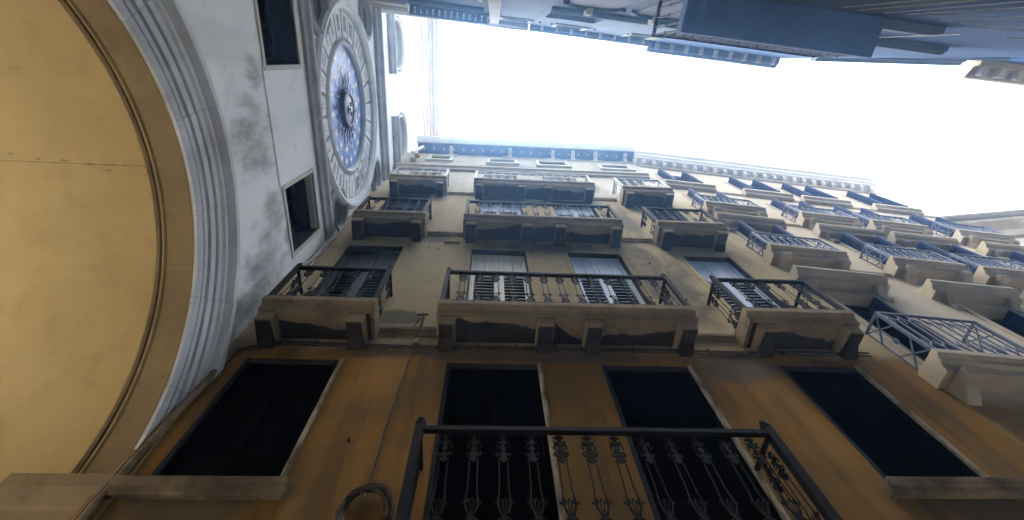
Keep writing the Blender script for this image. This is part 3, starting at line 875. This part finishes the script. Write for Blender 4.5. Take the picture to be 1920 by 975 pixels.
# small half round vent hood on the wall
MB().prism([(-.16, 0)] + [(.16 * math.cos(PI - PI * i / 12), .13 * math.sin(PI * i / 12)) for i in range(1, 12)] + [(.16, 0)], -.05, .02, 'y').build('vent_hood', 'impost', och, (-.74, 0, 8.95), bevel=0.006)

# ================================================================== STONE BUILDING further along the same side
TD = R(4.2)
sto = thing('stone_building', 'beige building with stone window shelves, blue shutters and lattice balconies', 'building', (5.725, 3.5, 0), TD)
CXS = [0.75, 3.42, 5.46, 8.02]
HWD = 0.49
D2 = [(cx - HWD, cx + HWD, 4.85, 7.20) for cx in CXS]
D3 = [(cx - HWD, cx + HWD, 8.68, 10.48) for cx in CXS]
D4 = [(cx - HWD, cx + HWD, 11.78, 13.62) for cx in CXS]
D5 = [(cx - HWD, cx + HWD, 14.75, 16.45) for cx in CXS]
DEND = 9.75
DTOP = 17.9
holes = [(*h, 0.32) for h in D2 + D3 + D4 + D5]
raw_build(wall_mb(0.0, DEND, GZ, DTOP, holes, thick=5.0), 'wall', 'grey', sto)
MB().prism([(-0.35, DTOP + .72), (5, DTOP + 2.0), (5, DTOP + 1.9), (-0.30, DTOP + .62)], 0, DEND + .02, 'x').build('roof', 'roof', sto)

HEXW = 0.17
def hex_mesh(H, mat):
    m = MB()
    t = 0.018
    a0, a1 = H * .09, H * .21
    for s in (-1, 1):
        m.bar((s * HEXW / 2, 0, a1), (s * HEXW / 2, 0, H - a1), t * (1 if s > 0 else .9))
        m.bar((s * HEXW / 2, 0, a1), (0, 0, a0), t)
        m.bar((s * HEXW / 2, 0, H - a1), (0, 0, H - a0), t)
    m.bar((0, 0, a0), (0, 0, .01), t)
    m.bar((0, 0, H - a0), (0, 0, H - .01), t)
    m.bar((0, 0, a0), (0, 0, a1 * 1.35), t * .7)
    m.bar((0, 0, H - a0), (0, 0, H - a1 * 1.35), t * .7)
    return m.mesh('baluster', mat)
HEX = hex_mesh(0.92, 'bluerail')
HEXS = hex_mesh(0.62, 'bluerail')
def cross_mesh(W, H):
    m = MB()
    m.bar((-W / 2, 0, .02), (W / 2, 0, H * .34), .018).bar((W / 2, .004, .02), (-W / 2, .004, H * .34), .018)
    m.bar((-W / 2, 0, H * .66), (W / 2, 0, H - .02), .018).bar((W / 2, .004, H * .66), (-W / 2, .004, H - .02), .018)
    for s in (-1, 1):
        m.bar((s * W / 2, -.003, .02), (s * W / 2, -.003, H - .02), .018)
    m.bar((0, 0, H * .17), (0, 0, H * .83), .018)
    m.box(-.03, .03, -.012, .012, H * .46, H * .54)
    return m.mesh('end_panel', 'bluerail')

def lattice_balcony(cx, zf, wd=1.66, p=.38, hr=.98, label=None):
    x0, x1 = cx - wd / 2, cx + wd / 2
    pr = [(0.02, zf - .30), (-p + .13, zf - .30), (-p + .11, zf - .20), (-p + .06, zf - .17), (-p + .05, zf - .12), (-p, zf - .09), (-p, zf - .008), (-p + .008, zf), (0.02, zf)]
    sl = MB().prism(pr, x0, x1, 'x').build('balcony', 'greystone', sto, bevel=0.008, label=label)
    for s in (-1, 1):
        xc = cx + s * (wd / 2 - .22)
        d = p - .06
        cp = [(0.02, zf - .302), (-d, zf - .302), (-d - .01, zf - .33), (-d + .01, zf - .40), (-d + .08, zf - .44), (-d * .5, zf - .46), (-d * .3, zf - .52), (0.02, zf - .60)]
        MB().prism(cp, xc - .10, xc + .10, 'x').build('corbel', 'greystone', sl, bevel=0.012)
    y = -p + .035
    MB().box(x0 + .03, x1 - .03, y - .02, y + .02, zf + hr - .03, zf + hr).build('handrail', 'bluerail', sl, bevel=0.005)
    MB().box(x0 + .03, x1 - .03, y - .012, y + .012, zf + .02, zf + .045).build('bottom_rail', 'bluerail', sl)
    for xs in (x0 + .04, x1 - .04):
        MB().box(xs - .018, xs + .018, y + .021, .01, zf + hr - .028, zf + hr - .002).build('handrail', 'bluerail', sl)
        MB().box(xs - .018, xs + .018, y - .018, y + .018, zf + .001, zf + hr - .031).build('post', 'bluerail', sl)
    n_ = round((wd - .08) / HEXW)
    me = HEX if hr > .9 else HEXS
    for i in range(n_):
        o_ = link('baluster', me, sl, (x0 + .04 + (i + .5) * (wd - .08) / n_, y, zf + .035))
        o_.scale = ((wd - .08) / n_ / HEXW, 1, 1)
    em = cross_mesh(p - .08, hr - .05)
    for xs in (x0 + .04, x1 - .04):
        o_ = link('end_panel', em, sl, (xs, (y + .0) / 2, zf + .03))
        o_.rotation_euler = (0, 0, PI / 2)
    return sl

def lintel_shelf(cx, z, wd=1.78, out=.30):
    """moulded stone shelf above a window, carried by two scrolls"""
    x0, x1 = cx - wd / 2, cx + wd / 2
    pr = [(0.02, z), (-out + .13, z), (-out + .11, z + .08), (-out + .03, z + .13), (-out + .02, z + .18), (-out, z + .19), (-out, z + .27), (0.02, z + .30)]
    sh = MB().prism(pr, x0, x1, 'x').build('window_shelf', 'greystone', sto, bevel=0.008)
    for s in (-1, 1):
        xc = cx + s * (HWD + .16)
        d = out - .12
        cp = [(0.02, z - .002), (-d, z - .002), (-d - .01, z - .05), (-d + .02, z - .10), (-.09, z - .13), (-.05, z - .20), (-.07, z - .27), (-.06, z - .33), (0.02, z - .36)]
        MB().prism(cp, xc - .09, xc + .09, 'x').build('scroll_bracket', 'greystone', sh, bevel=0.012)

def open_shutter(wf, x, z0, z1, out=0.25, inn=0.24, mat='navy'):
    """a louvred leaf folded back against the reveal, standing a little proud of the wall"""
    m = MB()
    t, s = .075, .06
    xa, xb = x - t / 2, x + t / 2
    m.box(xa, xb, -out, -out + s, z0, z1).box(xa, xb, inn - s, inn, z0, z1)
    for za, zb in ((z0, z0 + .1), ((z0 + z1) / 2 - .05, (z0 + z1) / 2 + .05), (z1 - .1, z1)):
        m.box(xa + .002, xb - .002, -out + s, inn - s, za, zb)
    m.box(xa + .014, xb - .014, -out + s, inn - s, z0 + .1, z1 - .1)
    z = z0 + .14
    while z < z1 - .14:
        m.box(xa + .004, xb - .004, -out + s + .01, inn - s - .01, z, z + .03)
        z += .07
    return m.build('shutter', mat, wf, bevel=0.003)

for fl, hs in enumerate((D2, D3, D4, D5)):
    for i, h in enumerate(hs):
        x0, x1, z0, z1 = h
        wf = window(sto, h, 0.31, 'wornwood')
        t = .10
        for a0 in (x0 - t, x1 + .001):
            MB().box(a0, a0 + t - .001, -.03, .03, z0 + .005, z1 + t).build('jamb', 'greystone', wf, bevel=0.006)
        MB().box(x0, x1, -.028, .03, z1 + .002, z1 + t).build('lintel', 'greystone', wf, bevel=0.006)
        cx = (x0 + x1) / 2
        if fl >= 1:
            open_shutter(wf, x0 + .045, z0 + .02, z1 - .02)
            open_shutter(wf, x1 - .045, z0 + .02, z1 - .02)
        else:
            MB().box(x1 - .05, x1 - .012, -.02, .20, z0 + .05, z1 - .04).build('shutter', 'navy', wf, bevel=0.003)
        if fl < 3:
            lattice_balcony(cx, z0 - .04, p=.40 if fl == 0 else .36, hr=.98 if fl == 0 else .72)
        else:
            MB().prism([(0.02, z0 - .30), (-.12, z0 - .30), (-.14, z0 - .2), (-.22, z0 - .15), (-.22, z0 - .01), (0.02, z0 - .004)], cx - .84, cx + .84, 'x').build('sill', 'greystone', wf, bevel=0.008)
        if fl < 2:
            lintel_shelf(cx, z1 + .17)
for z, o_ in ((8.32, .05), (11.42, .05), (14.46, .05), (4.46, .08)):
    for x0, x1 in zip([0.0] + [c_ + .85 for c_ in CXS], [c_ - .85 for c_ in CXS] + [DEND]):
        if x1 - x0 > .1:
            strip(sto, x0 + .004, x1 - .004, z, z + .10, o_, mat='greystone')
# dentilled cornice
MB().prism([(0.02, DTOP - .30), (-.06, DTOP - .30), (-.08, DTOP - .02), (0.02, DTOP)], -.02, DEND, 'x').build('cornice_bed', 'greystone', sto)
MB().prism([(0.02, DTOP + .002), (-.30, DTOP + .002), (-.33, DTOP + .08), (-.40, DTOP + .14), (-.42, DTOP + .30), (-.50, DTOP + .36), (-.52, DTOP + .50), (0.02, DTOP + .55)], -.10, DEND + .15, 'x').build('cornice', 'palestone', sto, bevel=0.006)
db = MB().prism([(-.05, DTOP - .20), (-.17, DTOP - .18), (-.26, DTOP - .08), (-.26, DTOP - .004), (-.05, DTOP - .004)], -.075, .075, 'x').mesh('dentil', 'palestone', 0.008)
k = 0
while .15 + k * .41 < DEND:
    link('dentil', db, sto, (.15 + k * .41, 0, 0))
    k += 1

# ================================================================== BUILDING that closes the street
end = thing('end_building', 'distant plain building with grey eaves closing the far end of the street', 'building', (16.3, 5.05, 0), R(-7.2))
raw_build(wall_mb(-.2, 14, GZ, 15.0, [(2.5 + i * 2.6, 3.5 + i * 2.6, z, z + 1.8, .2) for i in range(3) for z in (8, 11.5)], thick=5.0), 'wall', 'grey', end)
for i in range(3):
    for z in (8, 11.5):
        window(end, (2.5 + i * 2.6, 3.5 + i * 2.6, z, z + 1.8), .19)
MB().prism([(0.02, 14.55), (-.12, 14.55), (-.16, 14.7), (-.18, 14.9), (-.32, 15.0), (-.48, 15.1), (-.50, 15.3), (0.02, 15.35)], -.1, 14, 'x').build('cornice', 'greystone', end, bevel=0.01)
strip(end, -.1, 14, 13.6, 13.8, .1, mat='palestone')
MB().prism([(-.70, 15.36), (-.70, 15.5), (5, 16.6), (5, 16.4)], -.4, 14, 'x').build('roof', 'gutter', end)

# ================================================================== OPPOSITE SIDE (local x runs back towards the tower, y into the wall)
TC = R(3.8)
CO = (-3.24, -1.25, 0)
class Side:
    """helper: s along the street from the tower, o out of the wall towards the street"""
    def __init__(s, th, par): s.p = par
    def box(s, m, s0, s1, o0, o1, z0, z1): return m.box(-s1, -s0, -o1, -o0, z0, z1)
def cbox(s0, s1, o0, o1, z0, z1): return MB().box(-s1, -s0, -o1, -o0, z0, z1)
def cstrip(par, s0, s1, prof, name, mat, bev=0.006):
    """prof in (out, z)"""
    return MB().prism([(-o_, z) for o_, z in prof], -s1, -s0, 'x').build(name, mat, par, bevel=bev)
def cwall(par, s0, s1, top, holes, mat):
    raw_build(wall_mb(-s1, -s0, GZ, top, [(-h[1], -h[0], h[2], h[3], .25) for h in holes], thick=4.0), 'wall', mat, par)
def cwin(par, h, mat='wornwood', sur=None):
    wf = window(par, (-h[1], -h[0], h[2], h[3]), .24, mat)
    if sur:
        t = .09
        cbox(h[0] - t, h[0] - .001, -.03, .02, h[2], h[3] + t).build('jamb', sur, wf, bevel=.005)
        cbox(h[1] + .001, h[1] + t, -.03, .02, h[2], h[3] + t).build('jamb', sur, wf, bevel=.005)
        cbox(h[0] - t - .03, h[1] + t + .03, -.03, .04, h[2] - .1, h[2] - .002).build('sill', sur, wf, bevel=.005)
    return wf

# house next to the tower: pale eaves
c0 = thing('shaded_house', 'blue shaded house beside the clock tower with bright pale eaves', 'house', CO, PI + TC)
ZT = 14.7
H0 = [(0.6, 1.5, 8.2, 10.4), (2.0, 2.9, 8.2, 10.4), (3.46, 4.12, 13.25, 14.1)]
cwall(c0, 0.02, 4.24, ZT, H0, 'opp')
for h in H0:
    cwin(c0, h, sur='palestone')
cstrip(c0, 0.02, 4.22, [(-.02, ZT + .002), (.10, ZT + .002), (.12, ZT + .06), (.17, ZT + .10), (.18, ZT + .26), (-.02, ZT + .3)], 'eaves', 'palestone')
cstrip(c0, 0.02, 1.05, [(-.02, 13.1), (.05, 13.1), (.08, 13.4), (.14, 13.45), (.14, 13.6), (-.02, 13.62)], 'cornice', 'palestone')
cbox(3.12, 3.36, -.02, .10, 9.0, ZT - .02).build('flue', 'palestone', c0, bevel=.01)
sl = cbox(1.15, 3.10, .0, .06, 13.05, 13.12).build('roof_gallery', 'frieze', c0)
for i in range(13):
    s0 = 1.15 + i * .15
    cbox(s0, s0 + .105, .062, .20, 13.05, 13.13).build('gallery_beam', 'frieze', sl)
cbox(1.15, 3.10, .202, .25, 13.02, 13.20).build('gallery_rail', 'frieze', sl)
for s0, s1, z in ((1.3, 3.0, 11.7), (0.3, 3.0, 7.7)):
    cstrip(c0, s0, s1, [(-.02, z), (.05, z), (.10, z + .1), (.10, z + .2), (-.02, z + .22)], 'ledge', 'opp')

# next house: arched windows, dark gutter
c1 = thing('arched_window_house', 'blue shaded house with two large arched openings under a slate blue gutter', 'house', CO, PI + TC)
H1 = [(4.90, 5.60, 13.25, 14.3), (6.88, 7.5, 13.25, 14.3), (4.4, 5.55, 10.75, 12.0)]
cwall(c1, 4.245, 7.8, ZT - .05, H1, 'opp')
for h in H1:
    cwin(c1, h, sur=None if h[2] < 12 else 'palestone')
cstrip(c1, 4.245, 7.78, [(-.02, ZT - .048), (.08, ZT - .048), (.09, ZT), (.15, ZT + .03), (.17, ZT + .16), (-.02, ZT + .2)], 'gutter', 'frieze')
for i in range(8):
    s0 = 4.55 + i * .42
    cbox(s0, s0 + .07, -.01, .12, ZT - .13, ZT - .055).build('eave_bracket', 'palestone', c1, bevel=.005)
for s0 in (4.41, 4.72, 5.85, 6.75):
    cbox(s0 - .02, s0 + .02, -.01, .03, 13.4, 13.5).build('wall_tie', 'iron', c1)
for cs, r in ((4.9, .42), (6.1, .46)):
    n_ = 16
    pr = [(-cs + r * math.cos(PI * i / n_), 8.7 + r * math.sin(PI * i / n_)) for i in range(n_ + 1)] + [(-cs - r, 6.9), (-cs + r, 6.9)]
    aw = MB().sweep([(r + .005, .02), (r + .005, -.04), (r + .05, -.06), (r + .11, -.05), (r + .12, .02)], -cs, 8.7, 0, PI, 20).build('arched_opening', 'opp', c1, smooth=30)
    MB().prism(pr, -.012, .03, 'y').build('pane', 'navy', aw)
    cbox(cs - .06, cs + .06, .0, .12, 8.7 + r + .0, 8.7 + r + .26).build('keystone', 'palestone', aw, bevel=.01)
cstrip(c1, 4.3, 7.0, [(-.02, 9.7), (.04, 9.7), (.09, 9.8), (.09, 9.9), (-.02, 9.92)], 'ledge', 'opp')

# balcony house, deep in shade
c2 = thing('balcony_house', 'dark blue shaded house with a deep slab balcony fenced by thin bars', 'house', CO, PI + TC)
H2 = [(6.6, 7.5, 6.7, 9.0), (8.3, 9.1, 7.4, 9.6), (9.9, 10.7, 10.5, 12.5)]
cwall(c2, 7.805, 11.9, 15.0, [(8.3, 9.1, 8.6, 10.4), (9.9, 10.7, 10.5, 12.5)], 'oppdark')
for h in [(8.3, 9.1, 8.6, 10.4), (9.9, 10.7, 10.5, 12.5)]:
    cwin(c2, h, sur='greystone')
cstrip(c2, 7.81, 11.9, [(-.02, 15.0), (.16, 15.0), (.2, 15.06), (.27, 15.1), (.29, 15.26), (-.02, 15.3)], 'gutter', 'frieze')
for i in range(9):
    s0 = 8.0 + i * .45
    cbox(s0, s0 + .09, -.01, .2, 14.86, 14.985).build('eave_bracket', 'gutter', c2, bevel=.005)
SB0, SB1, SZ, SO = 5.55, 8.05, 6.40, .46
slab = cbox(SB0, SB1, .0, SO, SZ - .16, SZ).build('balcony', 'slabblue', c2, bevel=.01)
cbox(SB0 + .1, SB0 + .32, .0, SO - .1, SZ - .42, SZ - .162).build('corbel', 'oppdark', slab, bevel=.03)
HR = 1.02
cbox(SB0, SB1, SO - .05, SO - .005, SZ + HR - .05, SZ + HR).build('handrail', 'navy', slab, bevel=.005)
cbox(SB0, SB0 + .05, .0, SO - .052, SZ + HR - .048, SZ + HR - .002).build('handrail', 'navy', slab, bevel=.005)
bb = MB().box(-.011, .011, -.011, .011, 0, HR - .05).lathe(0, 0, [(.002, HR * .46), (.022, HR * .48), (.022, HR * .50), (.002, HR * .52)], 6).mesh('baluster', 'navy')
k = SB0 + .03
while k < SB1:
    link('baluster', bb, slab, (-k, -SO + .028, SZ))
    k += .13
for o_ in (.10, .22, .34):
    link('baluster', bb, slab, (-SB0 - .025, -o_, SZ))

# farther houses of the same side
c3 = thing('stepped_house', 'far blue shaded house with a long straight eave beyond the slab balcony', 'house', (7.9, -.57, 0), PI + R(-1.2))
raw_build(wall_mb(-4.3, 0, GZ, 12.6, [(-2.0, -1.0, 8.2, 10.2, .25), (-3.8, -2.9, 8.2, 10.2, .25)], thick=4.0), 'wall', 'oppdark', c3)
window(c3, (-2.0, -1.0, 8.2, 10.2), .24); window(c3, (-3.8, -2.9, 8.2, 10.2), .24)
cstrip(c3, .35, 4.25, [(-.02, 12.6), (.1, 12.6), (.14, 12.7), (.2, 12.74), (.21, 12.95), (-.02, 13.0)], 'eaves', 'frieze')
cstrip(c3, .3, 4.0, [(-.02, 11.3), (.05, 11.3), (.1, 11.45), (.1, 11.6), (-.02, 11.62)], 'ledge', 'opp')
c4 = thing('corner_house', 'farthest shaded house with a beige bracketed cornice jutting over the street', 'house', (12.4, -.60, 0), PI + R(3.2))
raw_build(wall_mb(-9, 0, GZ, 12.7, [(-2.2, -1.2, 8.2, 10.2, .25)], thick=4.0), 'wall', 'oppdark', c4)
window(c4, (-2.2, -1.2, 8.2, 10.2), .24)
cstrip(c4, -.05, 9, [(-.02, 12.4), (.12, 12.4), (.16, 12.55), (.30, 12.62), (.42, 12.68), (.44, 12.95), (-.02, 13.0)], 'cornice', 'greystone')
for i in range(12):
    cbox(.1 + i * .5, .28 + i * .5, -.01, .36, 12.42, 12.60).build('cornice_bracket', 'palestone', c4, bevel=.01)

# window shelves and cables over the dark wall
cstrip(c2, 7.82, 8.95, [(-.02, 6.35), (.06, 6.35), (.10, 6.45), (.10, 6.62), (-.02, 6.64)], 'window_shelf', 'opp')
cstrip(c2, 8.9, 10.6, [(-.02, 8.0), (.06, 8.0), (.12, 8.1), (.12, 8.3), (-.02, 8.32)], 'window_shelf', 'opp')
CABLES = [([3.52, -0.66, 5.23], [3.65, -0.65, 4.44], 'uppermost'), ([3.73, -0.65, 5.28], [3.89, -0.64, 4.31], 'second from the top'),
          ([3.95, -0.63, 5.2], [4.07, -0.62, 4.21], 'third from the top'), ([4.12, -0.62, 5.12], [4.3, -0.61, 4.35], 'fourth from the top'),
          ([4.29, -0.61, 5.05], [4.69, -0.58, 4.49], 'fifth from the top'), ([4.54, -0.59, 5.17], [4.96, -0.57, 4.72], 'sixth from the top'),
          ([4.78, -0.58, 5.19], [5.17, -0.55, 4.91], 'seventh from the top'), ([5.12, -0.55, 5.27], [5.4, -0.54, 5.11], 'eighth from the top'),
          ([5.74, -0.51, 5.6], [5.9, -0.5, 5.54], 'lowest and shortest'), ([5.16, -0.55, 8.28], [5.36, -0.54, 6.4], 'long one nearest the eaves')]
for p_, q_, which in CABLES:
    p_, q_ = Vector(p_), Vector(q_)
    pts = [p_.lerp(q_, t) + Vector((0, 0, -.012 * math.sin(PI * max(0, min(1, t))))) for t in (0, .25, .5, .75, 1.0, 1.3)]
    tag(MB().tube(pts, .0045 if which[0] != 'l' else .006, 5).build('cable', 'palecable', smooth=True),
        'thin pale cable over the dark blue wall, ' + which + ' of the fan', 'cable', 'pale cables over the shaded wall')

# ================================================================== THINGS FIXED TO THE WALLS
def wall_pt(x, z, o_=0.0): return Vector((x, 3.5 - o_, z))
rnd = random.Random(3)
def run(pts, r, wob=.012, sub=6):
    out = []
    for (x0, z0), (x1, z1) in zip(pts[:-1], pts[1:]):
        for i in range(sub):
            u = i / sub
            out.append(wall_pt(x0 + (x1 - x0) * u + rnd.uniform(-wob, wob), z0 + (z1 - z0) * u + rnd.uniform(-wob, wob), r + .006 + rnd.uniform(0, .01)))
    out.append(wall_pt(*pts[-1], r + .006))
    return out
o_ = MB().tube(run([(-3.12, 5.02), (-2.6, 5.21), (-1.0, 5.17), (1.0, 5.20), (3.0, 5.19), (5.3, 5.24)], .016, .006, 9), .016, 6)
for i in range(16):
    x = -2.7 + i * .52
    o_.box(x - .012, x + .012, 3.5 - .05, 3.5 - .002, 5.155, 5.235)
tag(o_.build('cable', 'cable', smooth=60), 'long dark cable clipped along the wall under the first stone balconies', 'cable', 'cables on the ochre wall')
o_ = MB().tube(run([(-3.12, 4.96), (-2.6, 5.16), (-1.0, 5.13), (1.0, 5.15), (3.0, 5.15), (5.3, 5.18)], .010, .006, 9), .010, 6)
tag(o_.build('cable', 'cable', smooth=60), 'thin second cable just below the long clipped cable', 'cable', 'cables on the ochre wall')
o_ = MB().tube([wall_pt(-3.10 + rnd.uniform(-.012, .012), 1.8 + i * .16, .05) for i in range(20)] + [wall_pt(-3.08, 5.0, .05)], .034, 8)
tag(o_.build('pipe', 'dirtysill', smooth=60), 'brown pipe running up the corner of ochre wall and white tower', 'pipe')
o_ = MB().tube([wall_pt(-3.17 + rnd.uniform(-.01, .01), 1.6 + i * .16, .035) for i in range(21)], .013, 6).tube([wall_pt(-3.05 + .03 * math.sin(i * .4), 2.2 + i * .14, .03) for i in range(20)], .008, 5)
tag(o_.build('cable_bundle', 'impost', smooth=60), 'brown cables bunched in the corner beside the arch', 'cable')
o_ = MB().tube([wall_pt(-3.16 + rnd.uniform(-.02, .02), 7.4 + i * .16, .05) for i in range(13)], .022, 6).tube([wall_pt(-3.10 + rnd.uniform(-.025, .025), 7.5 + i * .17, .05) for i in range(13)], .016, 6)
o_.tube([(-3.16, 3.42, 9.4), (-3.17, 3.36, 9.5), (-3.18, 3.28, 9.55), (-3.18, 3.2, 9.5)], .016, 6)
tag(o_.build('cable_bundle', 'greyiron', smooth=60), 'pale looping cables in the corner below the lower right roundel', 'cable')
o_ = MB().tube(run([(-.92, 5.15), (-.95, 4.5), (-.97, 3.9), (-.98, 3.4), (-.97, 3.0)], .011, .012), .011, 6)
tag(o_.build('cable', 'cable', smooth=60), 'single cable dropping down the orange wall to a coil', 'cable', 'cables on the ochre wall')
m = MB()
for i in range(14):
    r = rnd.uniform(.16, .225)
    cx, cz = -.93 + rnd.uniform(-.02, .02), 2.73 + rnd.uniform(-.02, .02)
    ph = rnd.uniform(0, 6)
    m.tube([(cx + r * math.cos(2 * PI * j / 26) * (1 + .05 * math.sin(3 * 2 * PI * j / 26 + ph)), 3.5 - .03 - rnd.uniform(0, .006) - .004 * i, cz + r * 1.15 * math.sin(2 * PI * j / 26)) for j in range(26)], .0065, 5, closed=True)
for i in range(6):
    x0, z0 = -.93 + rnd.uniform(-.12, .12), 2.93
    m.tube([(x0, 3.46, z0), (x0 + .03, 3.42, z0 - .04), (x0 + .05, 3.42, z0 - .12), (x0 + .02, 3.43, z0 - .2)], .005, 5)
tag(m.build('wire_coil', 'cable', smooth=60), 'hank of loose grey wires coiled on the orange wall', 'wire coil')
# small bracket fitting above the cable
m = MB().tube([wall_pt(-.93, 5.22, .03), wall_pt(-.91, 5.45, .06), wall_pt(-.88, 5.62, .10), wall_pt(-.86, 5.76, .16)], .016, 6)
m.tube([wall_pt(-1.0, 5.5, .02), wall_pt(-.98, 5.62, .07), wall_pt(-.9, 5.72, .14)], .010, 6)
m.prism([(-.96, 5.72), (-.80, 5.74), (-.86, 5.79), (-.90, 5.80)], 3.31, 3.34, 'y').box(-.94, -.86, 3.44, 3.5, 5.2, 5.32)
tag(m.build('wall_bracket', 'cable', bevel=.004), 'little twisted metal bracket sticking out beside the vertical cable', 'bracket')
# white security light by the tower corner, under the eaves
m = MB().box(-2.98, -2.78, 3.36, 3.5, 16.75, 16.95)
lamp = thing('security_light', 'white tube shaped light on a bracket under the eaves by the tower', 'lamp', (-2.78, 3.34, 16.95))
MB().box(-.10, .10, .0, .16, -.12, .10).build('base', 'gutter', lamp, bevel=.02)
MB().tube([(0, 0, 0), (.06, -.14, .10)], .03, 8).build('arm', 'plastic', lamp, smooth=True)
MB().tube([(-.02, -.16, .0), (.12, -.2, .35), (.26, -.24, .72)], .06, 10).build('lamp_tube', 'plastic', lamp, smooth=50)
MB().lathe(.16, -.05, [(.001, -.12), (.07, -.10), (.09, 0), (.07, .1), (.001, .12)], 12).build('sensor', 'impost', lamp, smooth=True)
# aerial on the roof edge
ae = thing('aerial', 'thin rooftop aerial poking above the right end of the eaves', 'aerial', (5.0, 2.95, 18.9))
MB().tube([(0, 0, 0), (0.02, 0, .9)], .015, 6).build('mast', 'iron', ae)
MB().bar((-.3, 0, .85), (.3, 0, .85), .02).build('boom', 'iron', ae)

# ------------------------------------------------------------------ air
hz = bpy.data.materials.new('haze')
hz.use_nodes = True
nt = hz.node_tree
nt.nodes.clear()
out = nt.nodes.new('ShaderNodeOutputMaterial')
pv = nt.nodes.new('ShaderNodeVolumePrincipled')
pv.inputs['Color'].default_value = (0.26, 0.54, 1.0, 1)
pv.inputs['Density'].default_value = 0.0062
pv.inputs['Anisotropy'].default_value = 0.86
nt.links.new(pv.outputs[0], out.inputs['Volume'])
MT['haze'] = hz
hb = MB().box(-92, 92, -92, 92, -3, 31).build('haze', 'haze', kind='stuff')
